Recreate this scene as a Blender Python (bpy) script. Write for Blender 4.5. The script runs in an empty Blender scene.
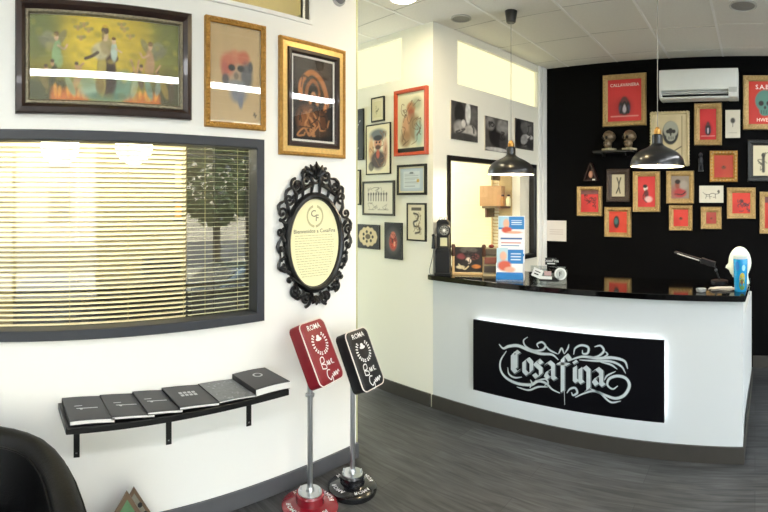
import bpy, bmesh, math, random
import numpy as np
from math import sin, cos, tan, atan, pi, radians, sqrt, hypot
from mathutils import Vector, Matrix

sc = bpy.context.scene
COL = sc.collection

# ------------------------------------------------------------------ camera
F = 484.0; XC = 755.0; Y0 = 200.0; EYE = 1.6
cd = bpy.data.cameras.new('camera'); cd.type = 'PANO'; cd.panorama_type = 'CENTRAL_CYLINDRICAL'
cd.central_cylindrical_range_u_min = -384/F; cd.central_cylindrical_range_u_max = 384/F
cd.central_cylindrical_range_v_min = -(512-Y0)/F; cd.central_cylindrical_range_v_max = Y0/F
cd.central_cylindrical_radius = 1
cam = bpy.data.objects.new('camera', cd); COL.objects.link(cam)
cam.location = (0, 0, EYE); cam.rotation_euler = (pi/2, 0, (XC-384)/F)
sc.camera = cam

# ------------------------------------------------------------------ world, lights, exposure
sc.view_settings.view_transform = 'Standard'; sc.view_settings.look = 'None'
sc.view_settings.gamma = 1; sc.view_settings.use_curve_mapping = False
sc.view_settings.exposure = 0.8
w = bpy.data.worlds.new('world'); sc.world = w; w.use_nodes = True
w.node_tree.nodes['Background'].inputs[0].default_value = (0.80, 0.91, 1.0, 1)
w.node_tree.nodes['Background'].inputs[1].default_value = 5.6

def light(name, kind, loc, rot, energy, color=(1, 1, 1), **kw):
    l = bpy.data.lights.new(name, kind); l.energy = energy; l.color = color
    for k, v in kw.items(): setattr(l, k, v)
    o = bpy.data.objects.new(name, l); COL.objects.link(o); o.location = loc; o.rotation_euler = rot
    return o
p = light('shopfront_portal', 'AREA', (3.04, 1.1, 1.45), (0, pi/2, 0), 1, shape='RECTANGLE', size=2.8, size_y=7.0)
p.data.cycles.is_portal = True
light('sun', 'SUN', (0, 0, 8), (0, radians(-48), radians(20)), 9.0, (1, .93, .82), angle=radians(.6))
# recessed ceiling lamps, one seen and one added, are built further down as ceiling_light things

# ------------------------------------------------------------------ materials
def lin(c):
    c = np.asarray(c, float)
    return np.where(c <= .04045, c/12.92, ((c+.055)/1.055)**2.4)
def hx(h):
    h = h.lstrip('#'); return tuple(float(v) for v in lin([int(h[i:i+2], 16)/255 for i in (0, 2, 4)]))
_mats = {}
def mat(name, color, rough=.5, metal=0., var=.06, scale=30., bump=0., spec=.5, emit=None, es=0., coat=0.):
    if name in _mats: return _mats[name]
    c = hx(color) if isinstance(color, str) else color
    m = bpy.data.materials.new(name); m.use_nodes = True; nt = m.node_tree; b = nt.nodes['Principled BSDF']
    N = nt.nodes.new; L = nt.links.new
    tc = N('ShaderNodeTexCoord'); no = N('ShaderNodeTexNoise'); no.inputs['Scale'].default_value = scale
    no.inputs['Detail'].default_value = 3
    L(tc.outputs['Object'], no.inputs['Vector'])
    r = N('ShaderNodeMix'); r.data_type = 'RGBA'
    r.inputs[6].default_value = tuple(max(0, v*(1-var)) for v in c)+(1,)
    r.inputs[7].default_value = tuple(min(1, v*(1+var)) for v in c)+(1,)
    L(no.outputs[0], r.inputs[0]); L(r.outputs[2], b.inputs['Base Color'])
    b.inputs['Roughness'].default_value = rough; b.inputs['Metallic'].default_value = metal
    b.inputs['Specular IOR Level'].default_value = spec
    b.inputs['Coat Weight'].default_value = coat
    if bump:
        bp = N('ShaderNodeBump'); bp.inputs['Strength'].default_value = bump; bp.inputs['Distance'].default_value = .01
        L(no.outputs[0], bp.inputs['Height']); L(bp.outputs[0], b.inputs['Normal'])
    if emit is not None:
        b.inputs['Emission Color'].default_value = (hx(emit) if isinstance(emit, str) else emit)+(1,)
        b.inputs['Emission Strength'].default_value = es
    _mats[name] = m; return m

def emis(name, color, s):
    if name in _mats: return _mats[name]
    m = bpy.data.materials.new(name); m.use_nodes = True; nt = m.node_tree; nt.nodes.clear()
    e = nt.nodes.new('ShaderNodeEmission'); o = nt.nodes.new('ShaderNodeOutputMaterial')
    e.inputs[0].default_value = (hx(color) if isinstance(color, str) else color)+(1,); e.inputs[1].default_value = s
    nt.links.new(e.outputs[0], o.inputs[0]); _mats[name] = m; return m

def glassy(name, refl, tint=(1, 1, 1), rough=.0):
    if name in _mats: return _mats[name]
    m = bpy.data.materials.new(name); m.use_nodes = True; nt = m.node_tree; nt.nodes.clear()
    N = nt.nodes.new; L = nt.links.new
    t = N('ShaderNodeBsdfTransparent'); t.inputs[0].default_value = tint+(1,)
    g = N('ShaderNodeBsdfGlossy'); g.inputs['Roughness'].default_value = rough
    x = N('ShaderNodeMixShader'); o = N('ShaderNodeOutputMaterial'); x.inputs[0].default_value = refl
    L(t.outputs[0], x.inputs[1]); L(g.outputs[0], x.inputs[2]); L(x.outputs[0], o.inputs[0])
    _mats[name] = m; return m

def vcol_mat(name='printed_picture', rough=.45):
    if name in _mats: return _mats[name]
    m = bpy.data.materials.new(name); m.use_nodes = True; nt = m.node_tree; b = nt.nodes['Principled BSDF']
    a = nt.nodes.new('ShaderNodeVertexColor'); a.layer_name = 'Col'
    nt.links.new(a.outputs[0], b.inputs['Base Color']); b.inputs['Roughness'].default_value = rough
    _mats[name] = m; return m

def floor_mat():
    m = bpy.data.materials.new('grey_wood_look_vinyl'); m.use_nodes = True; nt = m.node_tree; b = nt.nodes['Principled BSDF']
    N = nt.nodes.new; L = nt.links.new
    tc = N('ShaderNodeTexCoord'); mp = N('ShaderNodeMapping'); L(tc.outputs['Object'], mp.inputs[0])
    br = N('ShaderNodeTexBrick'); L(mp.outputs[0], br.inputs[0])
    br.inputs['Scale'].default_value = 1; br.inputs['Brick Width'].default_value = 1.25; br.inputs['Row Height'].default_value = .19
    br.inputs['Mortar Size'].default_value = .0016; br.inputs['Color1'].default_value = (.82, .82, .82, 1)
    br.inputs['Color2'].default_value = (1.1, 1.1, 1.1, 1); br.inputs['Mortar'].default_value = (.45, .45, .45, 1)
    m2 = N('ShaderNodeMapping'); m2.inputs['Scale'].default_value = (1.1, 12, 1); L(tc.outputs['Object'], m2.inputs[0])
    n1 = N('ShaderNodeTexNoise'); n1.inputs['Scale'].default_value = 3.2; n1.inputs['Detail'].default_value = 7; n1.inputs['Distortion'].default_value = .8
    L(m2.outputs[0], n1.inputs['Vector'])
    n2 = N('ShaderNodeTexNoise'); n2.inputs['Scale'].default_value = 1.3; n2.inputs['Detail'].default_value = 4
    L(tc.outputs['Object'], n2.inputs['Vector'])
    cr = N('ShaderNodeValToRGB'); L(n1.outputs[0], cr.inputs[0])
    cr.color_ramp.elements[0].position = .3; cr.color_ramp.elements[0].color = hx('#2a2b2c')+(1,)
    cr.color_ramp.elements[1].position = .72; cr.color_ramp.elements[1].color = hx('#545557')+(1,)
    mx = N('ShaderNodeMix'); mx.data_type = 'RGBA'; mx.blend_type = 'MULTIPLY'; mx.inputs[0].default_value = 1
    L(cr.outputs[0], mx.inputs[6]); L(br.outputs[0], mx.inputs[7])
    c2 = N('ShaderNodeValToRGB'); L(n2.outputs[0], c2.inputs[0]); c2.color_ramp.elements[0].position = .35; c2.color_ramp.elements[1].position = .7
    c2.color_ramp.elements[0].color = (.72, .72, .70, 1); c2.color_ramp.elements[1].color = (1.1, 1.1, 1.1, 1)
    my = N('ShaderNodeMix'); my.data_type = 'RGBA'; my.blend_type = 'MULTIPLY'; my.inputs[0].default_value = 1
    L(mx.outputs[2], my.inputs[6]); L(c2.outputs[0], my.inputs[7])
    L(my.outputs[2], b.inputs['Base Color']); b.inputs['Roughness'].default_value = .48
    bp = N('ShaderNodeBump'); bp.inputs['Strength'].default_value = .25; bp.inputs['Distance'].default_value = .003
    L(n1.outputs[0], bp.inputs['Height']); L(bp.outputs[0], b.inputs['Normal'])
    return m

def ceiling_mat():
    m = bpy.data.materials.new('mineral_ceiling_tiles'); m.use_nodes = True; nt = m.node_tree; b = nt.nodes['Principled BSDF']
    N = nt.nodes.new; L = nt.links.new
    tc = N('ShaderNodeTexCoord'); no = N('ShaderNodeTexNoise'); no.inputs['Scale'].default_value = 60; no.inputs['Detail'].default_value = 5
    L(tc.outputs['Object'], no.inputs[0])
    cr = N('ShaderNodeValToRGB'); L(no.outputs[0], cr.inputs[0])
    cr.color_ramp.elements[0].color = hx('#dddbd2')+(1,); cr.color_ramp.elements[1].color = hx('#e8e6de')+(1,)
    L(cr.outputs[0], b.inputs['Base Color']); b.inputs['Roughness'].default_value = .9
    bp = N('ShaderNodeBump'); bp.inputs['Strength'].default_value = .2; bp.inputs['Distance'].default_value = .003
    L(no.outputs[0], bp.inputs['Height']); L(bp.outputs[0], b.inputs['Normal'])
    return m

WHITE = mat('white_wall_paint', '#f3f3ef', .7, var=.012, scale=2)
OFFW = mat('warm_lit_wall_paint', '#ebe9dc', .7, var=.02, scale=2)  # warm tone of the light is put into this wall colour
COUNTER = mat('cool_lit_counter_paint', '#cfd3d3', .65, var=.015, scale=2)  # same white surface, with cooler and dimmer light put into the colour
BLACKW = mat('black_wall_paint', '#070708', .8, var=.15, scale=4, spec=.08)
BLACK = mat('black_lacquer', '#0b0b0c', .35, var=.1)
BLKGLOSS = mat('polished_black_stone', '#050506', .06, var=.2, scale=90, spec=.6)
SLATE = mat('anthracite_frame', '#343840', .5)
SKIRT = mat('dark_grey_baseboard', '#3b3833', .5, var=.12, scale=12)
SKIRTL = mat('mid_grey_baseboard', '#55565a', .5, var=.12, scale=12)
STEEL = mat('brushed_steel', '#c9ccce', .28, 1., var=.05, scale=80)
CHROME = mat('polished_chrome', '#e0e2e4', .12, 1.)
PAPER = mat('white_paper', '#efeee8', .7, var=.03)
GOLD = mat('antique_gold_leaf', '#b0843f', .42, .55, var=.45, scale=55, bump=.7)
GOLDP = mat('pale_carved_gold', '#b09462', .45, .35, var=.4, scale=42, bump=.9)
GOLDB = mat('bright_gold_edge', '#e0bd78', .35, .5, var=.25, scale=60, bump=.3)
BROWNF = mat('dark_brown_frame_wood', '#2b1a14', .3, var=.5, scale=18, coat=.3)
SILVERO = mat('tarnished_silver_band', '#8d8672', .4, .5, var=.55, scale=70, bump=.9)
LEATHER = mat('black_leather', '#040405', .5, spec=.3, var=.2, scale=140, bump=.12)
VC = vcol_mat()
PGLASS = glassy('picture_glass', .09)

# ------------------------------------------------------------------ mesh builder
class MB:
    def __init__(s): s.v = []; s.f = []; s.m = []; s.mats = []; s.col = None
    def mi(s, m):
        if m not in s.mats: s.mats.append(m)
        return s.mats.index(m)
    def add(s, vs, fs, m, M=None):
        o = len(s.v); k = s.mi(m)
        s.v += [tuple(M @ Vector(v)) if M is not None else tuple(v) for v in vs]
        s.f += [tuple(i+o for i in f) for f in fs]; s.m += [k]*len(fs)
        return s
    def box(s, x0, x1, y0, y1, z0, z1, m, M=None):
        vs = [(x, y, z) for z in (z0, z1) for y in (y0, y1) for x in (x0, x1)]
        fs = [(0, 2, 3, 1), (4, 5, 7, 6), (0, 1, 5, 4), (2, 6, 7, 3), (0, 4, 6, 2), (1, 3, 7, 5)]
        return s.add(vs, fs, m, M)
    def lathe(s, prof, c, m, n=32, M=None, caps=True):
        vs = []; fs = []
        for r, z in prof:
            for k in range(n): a = 2*pi*k/n; vs.append((c[0]+r*cos(a), c[1]+r*sin(a), c[2]+z))
        for i in range(len(prof)-1):
            for k in range(n):
                k2 = (k+1) % n; fs.append((i*n+k, i*n+k2, (i+1)*n+k2, (i+1)*n+k))
        if caps:
            fs.append(tuple(range(n-1, -1, -1))); fs.append(tuple((len(prof)-1)*n+k for k in range(n)))
        return s.add(vs, fs, m, M)
    def tube(s, pts, rad, m, n=8, M=None, flat=1.):
        pts = [Vector(p) for p in pts]; N = len(pts)
        if not hasattr(rad, '__len__'): rad = [rad]*N
        vs = []; fs = []
        up = None
        for i, p in enumerate(pts):
            t = (pts[min(i+1, N-1)]-pts[max(i-1, 0)]).normalized()
            if up is None:
                up = Vector((0, 1, 0)) if abs(t.y) < .9 else Vector((1, 0, 0))
            a = (up - t*up.dot(t)).normalized(); b = t.cross(a); up = a
            for k in range(n):
                q = 2*pi*k/n; vs.append(tuple(p + a*cos(q)*rad[i]*flat + b*sin(q)*rad[i]))
        for i in range(N-1):
            for k in range(n):
                k2 = (k+1) % n; fs.append((i*n+k, (i+1)*n+k, (i+1)*n+k2, i*n+k2))
        fs.append(tuple(range(n))); fs.append(tuple((N-1)*n+k for k in range(n-1, -1, -1)))
        return s.add(vs, fs, m, M)
    def cyl(s, a, b, r, m, n=20, r2=None, M=None): return s.tube([a, b], [r, r if r2 is None else r2], m, n, M)
    def sph(s, c, r, m, n=16, M=None, fn=None):
        if not hasattr(r, '__len__'): r = (r, r, r)
        vs = []; fs = []; k2 = n//2
        for i in range(k2+1):
            ph = pi*i/k2
            for j in range(n):
                a = 2*pi*j/n; d = Vector((sin(ph)*cos(a), sin(ph)*sin(a), cos(ph)))
                if fn: d = fn(d)
                vs.append((c[0]+r[0]*d[0], c[1]+r[1]*d[1], c[2]+r[2]*d[2]))
        for i in range(k2):
            for j in range(n):
                j2 = (j+1) % n; fs.append((i*n+j, (i+1)*n+j, (i+1)*n+j2, i*n+j2))
        return s.add(vs, fs, m, M)
    def ring(s, w, h, prof, m, cx=0, cz=0):
        """mitred rectangular moulding; prof = [(inset, depth), ...]; front faces -y"""
        vs = []; fs = []
        for ins, d in prof:
            a = w/2-ins; b = h/2-ins
            vs += [(cx-a, -d, cz-b), (cx+a, -d, cz-b), (cx+a, -d, cz+b), (cx-a, -d, cz+b)]
        for i in range(len(prof)-1):
            for k in range(4):
                k2 = (k+1) % 4; fs.append((i*4+k, i*4+k2, (i+1)*4+k2, (i+1)*4+k))
        return s.add(vs, fs, m)
    def prism(s, poly, a0, a1, m, axis='y', M=None):
        n = len(poly); vs = []
        for a in (a0, a1):
            for u, v in poly:
                vs.append({'y': (u, a, v), 'x': (a, u, v), 'z': (u, v, a)}[axis])
        fs = [tuple(range(n)), tuple(range(2*n-1, n-1, -1))]
        fs += [(k, k+n, (k+1) % n+n, (k+1) % n) for k in range(n)]
        return s.add(vs, fs, m, M)
    def build(s, name, parent=None, smooth=True, bevel=0, ang=35, sub=0):
        me = bpy.data.meshes.new(name); me.from_pydata(s.v, [], s.f)
        for m in s.mats: me.materials.append(m)
        me.polygons.foreach_set('material_index', s.m)
        if s.col is not None:
            ca = me.color_attributes.new('Col', 'FLOAT_COLOR', 'POINT')
            full = np.ones((len(s.v), 4), np.float32); full[:len(s.col), :3] = s.col
            ca.data.foreach_set('color', full.ravel())
        if s.col is None:
            bm = bmesh.new(); bm.from_mesh(me); bmesh.ops.recalc_face_normals(bm, faces=bm.faces); bm.to_mesh(me); bm.free()
        if smooth:
            me.shade_smooth(); me.set_sharp_from_angle(angle=radians(ang))
        me.update()
        o = bpy.data.objects.new(name, me); COL.objects.link(o)
        if parent is not None: o.parent = parent
        if bevel:
            b = o.modifiers.new('bevel', 'BEVEL'); b.width = bevel; b.segments = 2; b.limit_method = 'ANGLE'
        if sub:
            b = o.modifiers.new('sub', 'SUBSURF'); b.levels = sub; b.render_levels = sub
        return o

def tag(o, label, cat, group=None):
    o['label'] = label; o['category'] = cat
    if group: o['group'] = group
    return o
def thing(name, label, cat, loc=(0, 0, 0), rz=0, group=None):
    o = bpy.data.objects.new(name, None); o.empty_display_size = .1; COL.objects.link(o)
    o.location = loc; o.rotation_euler = (0, 0, rz); return tag(o, label, cat, group)
def struct(name, mb, **k):
    o = mb.build(name, **k); o['kind'] = 'structure'; return o

# ------------------------------------------------------------------ reading positions off the photograph
def ray(px): t = (px-XC)/F; return sin(t), cos(t)
class Plane:                      # vertical plane through (ox, oy); local x runs along rot, local -y faces the room
    def __init__(s, ox, oy, rot): s.o = (ox, oy); s.rot = rot; s.d = (cos(rot), sin(rot))
    def loc(s, px, py, off=0.):
        dx, dy = ray(px); nx, ny = s.d[1], -s.d[0]          # room-side normal (local -y)
        ox, oy = s.o[0]+nx*off, s.o[1]+ny*off
        det = dx*(-s.d[1]) + s.d[0]*dy
        t = (ox*(-s.d[1]) + s.d[0]*oy)/det
        u = (dx*t-ox)*s.d[0]+(dy*t-oy)*s.d[1]
        return u, EYE+(Y0-py)/F*t
    def world(s, u, z, off=0.):
        nx, ny = s.d[1], -s.d[0]
        return (s.o[0]+s.d[0]*u+nx*off, s.o[1]+s.d[1]*u+ny*off, z)
    def rect(s, x0, x1, tl, bl, tr=None, br=None, off=0.):
        tr = tl if tr is None else tr; br = bl if br is None else br
        a, z1 = s.loc(x0, tl, off); _, z2 = s.loc(x0, bl, off); b, z3 = s.loc(x1, tr, off); _, z4 = s.loc(x1, br, off)
        return a, b, (z2+z4)/2, (z1+z3)/2
def onz(px, py, z):
    dx, dy = ray(px); t = (EYE-z)*F/(py-Y0); return (dx*t, dy*t, z)
def aty(px, py, y):
    dx, dy = ray(px); t = y/dy; return (dx*t, y, EYE+(Y0-py)/F*t)
def topx(x, y, z):
    t = math.atan2(x, y); d = hypot(x, y); return XC+t*F, Y0-(z-EYE)/d*F

CEIL = 2.98
LW = Plane(-2.21, 0, pi/2)                       # white partition on the left
CW = Plane(0, 2.94, 0)                           # white wall behind it, flush with the counter front
BW = Plane(0, 4.635, 0)                          # black wall
A = (-2.307, 2.94); B = (-2.147, 4.635)
SROT = math.atan2(B[1]-A[1], B[0]-A[0]); SLEN = hypot(B[0]-A[0], B[1]-A[1])
SW = Plane(A[0], A[1], SROT)                     # office side wall between them

# ------------------------------------------------------------------ the room
def wall_with_holes(mb, u0, u1, z0, z1, holes, M, d0, d1, m):
    """wall slab in local (u, depth) with rectangular holes (ua, ub, za, zb)"""
    us = sorted({u0, u1, *[h[0] for h in holes], *[h[1] for h in holes]})
    for a, b in zip(us[:-1], us[1:]):
        mid = (a+b)/2; hs = sorted([h for h in holes if h[0] <= mid <= h[1]], key=lambda h: h[2])
        z = z0
        for h in hs:
            if h[2] > z+1e-4: mb.box(a, b, d0, d1, z, h[2], m, M)
            z = h[3]
        if z1 > z+1e-4: mb.box(a, b, d0, d1, z, z1, m, M)
def PM(P): return Matrix.Translation((P.o[0], P.o[1], 0)) @ Matrix.Rotation(P.rot, 4, 'Z')

FLOOR = floor_mat(); CEILM = ceiling_mat()
struct('floor', MB().box(-6, 3.1, -2.6, 5.4, -.12, 0, FLOOR))
mb = MB().box(-6, 3.1, -2.6, 5.4, CEIL, CEIL+.1, CEILM)
BAR = mat('white_ceiling_grid', '#efeeea', .5)
xs = [-1.355+.525*k for k in range(-3, 9)]
for x in xs: mb.box(x-.010, x+.010, -2.5, 4.63, CEIL-.004, CEIL+.01, BAR)
GAP = mat('ceiling_tile_joint', '#b3b1a9', .9)
for i in range(-4, 9):
    for k, x in enumerate(xs):
        y = 3.83+.6*i - (.04 if k % 2 else .0)
        if -2.5 < y < 4.6: mb.box(x+.012, x+.513, y-.002, y+.002, CEIL-.002, CEIL+.01, GAP)
struct('ceiling', mb)

# left partition with its window and transom
WS0, WS1, WZ0, WZ1 = -.34, LW.loc(262.3, 200)[0], .957, 1.921
TS1 = LW.loc(312, 20)[0]; TZ0, TZ1 = 2.605, 2.93
LEND = LW.loc(356, 200)[0]
mb = MB()
wall_with_holes(mb, -2.5, LEND, 0, CEIL, [(WS0+.02, WS1-.02, WZ0+.02, WZ1-.02), (-1.2, TS1, TZ0, TZ1)], PM(LW), 0, .11, WHITE)
struct('wall_left', mb)
mb = MB(); wd = (WS1-WS0); hh = WZ1-WZ0; cx = (WS0+WS1)/2; cz = (WZ0+WZ1)/2
mb.ring(wd, hh, [(0, -.01), (0, .022), (.004, .026), (.044, .026), (.048, .022), (.048, -.06)], SLATE, cx, cz)
o = struct('window_1', mb, smooth=False); o.location = (*LW.o, 0); o.rotation_euler = (0, 0, pi/2)
gl = MB().box(WS0+.03, WS1-.03, .035, .041, WZ0+.03, WZ1-.03, glassy('reflective_window_glass', .06, (.97, .98, .97)))
g = gl.build('pane', o); g['kind'] = 'structure'
# transom frame
mb = MB(); mb.ring(TS1+1.2, TZ1-TZ0, [(0, -.11), (0, .012), (.022, .012), (.022, -.06)], WHITE, (TS1-1.2)/2, (TZ0+TZ1)/2)
for u in (.1,): mb.box(u-.02, u+.02, -.012, .06, TZ0, TZ1, WHITE)
o = struct('window_2', mb, smooth=False); o.location = (*LW.o, 0); o.rotation_euler = (0, 0, pi/2)
mb2 = MB().ring(TS1+1.2-.044, TZ1-TZ0-.044, [(0, -.03), (0, 0), (.005, 0), (.005, -.03)], mat('dark_glazing_gasket', '#3a362a', .6), (TS1-1.2)/2, (TZ0+TZ1)/2)
g = mb2.build('gasket', o, smooth=False); g['kind'] = 'structure'
g = MB().box(-1.18, TS1-.02, .028, .033, TZ0+.02, TZ1-.02, glassy('transom_glass', .07)).build('pane', o); g['kind'] = 'structure'
mb = MB().box(-2.5, LEND, -.014, 0, 0, .09, SKIRTL, PM(LW)); mb.box(LEND, LEND+.012, -.014, .11, 0, .09, SKIRTL, PM(LW))
struct('baseboard_left', mb, bevel=.002)

# office behind the left partition
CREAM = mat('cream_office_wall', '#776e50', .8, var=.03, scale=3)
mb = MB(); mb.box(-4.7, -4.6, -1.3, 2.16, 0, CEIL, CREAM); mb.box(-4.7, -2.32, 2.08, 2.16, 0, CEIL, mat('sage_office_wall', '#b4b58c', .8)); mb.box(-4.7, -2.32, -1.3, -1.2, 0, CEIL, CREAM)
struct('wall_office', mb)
mb = MB().box(-4.6, -2.33, -1.2, 2.08, CEIL-.03, CEIL-.005, mat('warm_office_ceiling', '#dccfa6', .8))
struct('ceiling_office', mb)

# white wall behind, corner office block
c1 = CW.rect(340, 402, 42, 97, 37, 79)
mb = MB(); wall_with_holes(mb, -6, A[0], 0, CEIL, [(-6+.3, c1[1], 2.586, 2.93)], PM(CW), 0, .1, OFFW)
struct('wall_corridor', mb)
LIT = emis('lit_frosted_transom', '#fff8c4', .72)
o = struct('window_3', MB().box(-5.7, c1[1]+.03, .03, .04, 2.56, 2.95, LIT, PM(CW)))
# side wall with transom and window
t0, _ = SW.loc(457.5, 60); t1, _ = SW.loc(537, 90)
tz1 = (SW.loc(457.5, 39.6)[1]+SW.loc(536.8, 71.6)[1])/2; tz0 = (SW.loc(457.5, 82)[1]+SW.loc(536.8, 109.4)[1])/2
s0, _ = SW.loc(447.6, 160); s1, _ = SW.loc(535, 180); sz1 = SW.loc(447.6, 156.4)[1]; sz0 = 1.03
mb = MB(); wall_with_holes(mb, .0, SLEN+.1, 0, CEIL, [(t0, t1, tz0, tz1), (s0, s1, sz0, sz1)], PM(SW), 0, .1, OFFW)
struct('wall_side', mb)
struct('window_4', MB().box(t0-.02, t1+.02, .03, .04, tz0-.02, tz1+.02, LIT, PM(SW)))
mb = MB().ring(s1-s0+.02, sz1-sz0+.02, [(0, -.03), (0, .015), (.035, .015), (.04, .01), (.04, -.05)], BLACK, (s0+s1)/2, (sz0+sz1)/2)
o = struct('window_5', mb, smooth=False); o.location = (*SW.o, 0); o.rotation_euler = (0, 0, SROT)
g = MB().box(s0+.02, s1-.02, .03, .035, sz0+.02, sz1-.02, glassy('office_window_glass', .05)).build('pane', o); g['kind'] = 'structure'
# white post at the end of the side wall
pa, _ = SW.loc(538, 100)
mb = MB().box(pa, pa+.05, -.02, .0, 0, CEIL, WHITE, PM(SW)); mb.box(pa+.065, SLEN-.004, -.026, .0, 0, CEIL, WHITE, PM(SW))
struct('trim_1', mb, bevel=.003)
# black wall, right and back
struct('wall_black', MB().box(-2.25, 3.1, 4.635, 4.75, 0, CEIL, BLACKW))
struct('baseboard_black', MB().box(-.02, 3.0, 4.62, 4.635, 0, .11, SKIRT), bevel=.002)
struct('baseboard_corridor', MB().box(-6, A[0]-.02, 2.926, 2.94, 0, .1, SKIRT), bevel=.002)
struct('wall_back', MB().box(-2.3, 3.1, -2.6, -2.5, 0, CEIL, WHITE))
# glazed shopfront on the right
mb = MB(); FR = mat('white_shopfront_profile', '#e6e8ea', .4)
for y in (-2.5, -1.0, .30, 1.62, 3.1, 4.58): mb.box(3.0, 3.06, y-.03, y+.03, 0, CEIL, FR)
for z in (0, .12, 2.35, 2.86): mb.box(3.0, 3.06, -2.5, 4.635, z, z+.07, FR)
o = struct('window_6', mb, smooth=False)
struct('reflection_block_wall', MB().box(3.0, 3.12, 1.64, 3.08, 0, CEIL, WHITE))  # unseen solid bay added to keep bright reflections off the blind gaps
g = MB().box(3.027, 3.033, -2.5, 4.6, .15, 2.9, glassy('shopfront_glass', .06)).build('pane', o); g['kind'] = 'structure'
# inner office seen through the side window
_sw = lambda y: A[0]+(y-A[1])*(B[0]-A[0])/(B[1]-A[1])-.06
mb = MB().prism([(-6, 4.25), (_sw(4.25), 4.25), (_sw(4.6), 4.6), (-6, 4.6)], 0, CEIL, mat('cream_inner_wall', '#f2eddb', .8), 'z'); struct('wall_inner', mb)  # even cream wall colour

# ------------------------------------------------------------------ reception counter
CX1 = -.073
ct = thing('reception_counter', 'long white reception counter with polished black stone top', 'counter', (-1.2, 2.94, 0))
Mc = Matrix.Translation((1.2, -2.94, 0))
swx = lambda y: A[0]+(y-A[1])*(B[0]-A[0])/(B[1]-A[1])+.001
mb = MB().prism([(swx(2.94), 2.94), (CX1, 2.94), (CX1, 3.40), (swx(3.4), 3.40)], 0, .989, COUNTER, 'z', Mc)
mb.prism([(CX1-.12, 3.40), (CX1, 3.40), (-.03, 4.3), (-.13, 4.3)], 0, .79, COUNTER, 'z', Mc)
mb.build('body', ct, smooth=False)
mb = MB()
yb = 3.47
mb.prism([(-2.34, 2.93), (-2.33, 2.905), (-2.29, 2.895), (CX1+.015, 2.895), (-.03, yb), (swx(yb)+.001, yb), (swx(2.942)+.001, 2.942), (-2.33, 2.938)], .989, 1.026, BLKGLOSS, 'z', Mc)
mb.build('countertop', ct, smooth=False, bevel=.003)
mb = MB().box(-2.307, CX1+.006, 2.926, 2.94, 0, .10, SKIRT, Mc)
mb.prism([(CX1, 2.94), (CX1+.008, 2.94), (-.018, 4.3), (-.03, 4.3)], 0, .10, SKIRT, 'z', Mc)
mb.build('baseboard', ct, smooth=False)

# sign panel with its lettering and back light
SP = Plane(0, 2.90, 0)
sx0, sx1, zz0, zz1 = SP.rect(473, 664, 319, 389, 341, 424)
scx = (sx0+sx1)/2; scz = (zz0+zz1)/2; sw = sx1-sx0; sh = zz1-zz0
sg = thing('sign_panel', 'black backlit panel with ornate silver Cosa Fina lettering on the counter front', 'sign', (scx, 2.94, scz))
MB().box(-sw/2, sw/2, -.040, -.020, -sh/2, sh/2, mat('black_sign_board', '#030308', .5, spec=.15)).build('board', sg, bevel=.002)
mb = MB(); LED = emis('white_led_strip', '#f4fbff', 10)
e = .022
for z in (-sh/2+e, sh/2-e): mb.box(-sw/2+e, sw/2-e, -.017, -.008, z-.004, z+.004, LED)
for x in (sw/2-e,): mb.box(x-.004, x+.004, -.017, -.008, -sh/2+e, sh/2-e, LED)
mb.build('led_strip', sg)
mb = MB()
for z in (-.15, .15):
    for x in (-.5, 0, .5): MB().cyl((x, -.021, z), (x, 0, z), .012, BLACK, 10).build('spacer', sg)
SILV = mat('silver_lettering', '#c3cdd0', .5, var=.12, scale=30)
GREYL = mat('grey_lettering_outline', '#5b6468', .5, var=.1)  # darker printed outline, offset behind the silver strokes
def cr2(x, y):
    u, z = SP.loc(470+x/3.84, 315+y/3.84, 0); return u-scx, z-scz
def smooth_pts(P, k=8):
    P = [np.array(p, float) for p in P]; out = []
    Q = [2*P[0]-P[1]]+P+[2*P[-1]-P[-2]]
    for i in range(1, len(Q)-2):
        for j in range(k):
            t = j/k; a, b, c, d = Q[i-1], Q[i], Q[i+1], Q[i+2]
            out.append(.5*((2*b)+(-a+c)*t+(2*a-5*b+4*c-d)*t*t+(-a+3*b-3*c+d)*t**3))
    out.append(P[-1]); return out
def ribbon(mb, P, wid, m, y, sm=True, taper=True, yy=None):
    """flat stroke in the x-z plane"""
    P = smooth_pts(P) if sm and len(P) > 2 else [np.array(p, float) for p in P]
    n = len(P); vs = []; fs = []
    for i, p in enumerate(P):
        t = P[min(i+1, n-1)]-P[max(i-1, 0)]; t = t/(np.linalg.norm(t)+1e-9); nn = np.array([-t[1], t[0]])
        k = i/(n-1); wd_ = wid*(.25+.75*sin(pi*min(1, k*1.0))**.7 if taper else 1)/2
        vs += [(p[0]+nn[0]*wd_, y, p[1]+nn[1]*wd_), (p[0]-nn[0]*wd_, y, p[1]-nn[1]*wd_)]
    for i in range(n-1): fs.append((2*i, 2*i+1, 2*i+3, 2*i+2))
    mb.add(vs, fs, m)
def nib(mb, P, nv, m, y):
    for a, b in zip(P[:-1], P[1:]):
        vs = [(a[0]-nv[0], y, a[1]-nv[1]), (a[0]+nv[0], y, a[1]+nv[1]), (b[0]+nv[0], y, b[1]+nv[1]), (b[0]-nv[0], y, b[1]-nv[1])]
        mb.add(vs, [(0, 1, 2, 3)], m)
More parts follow.
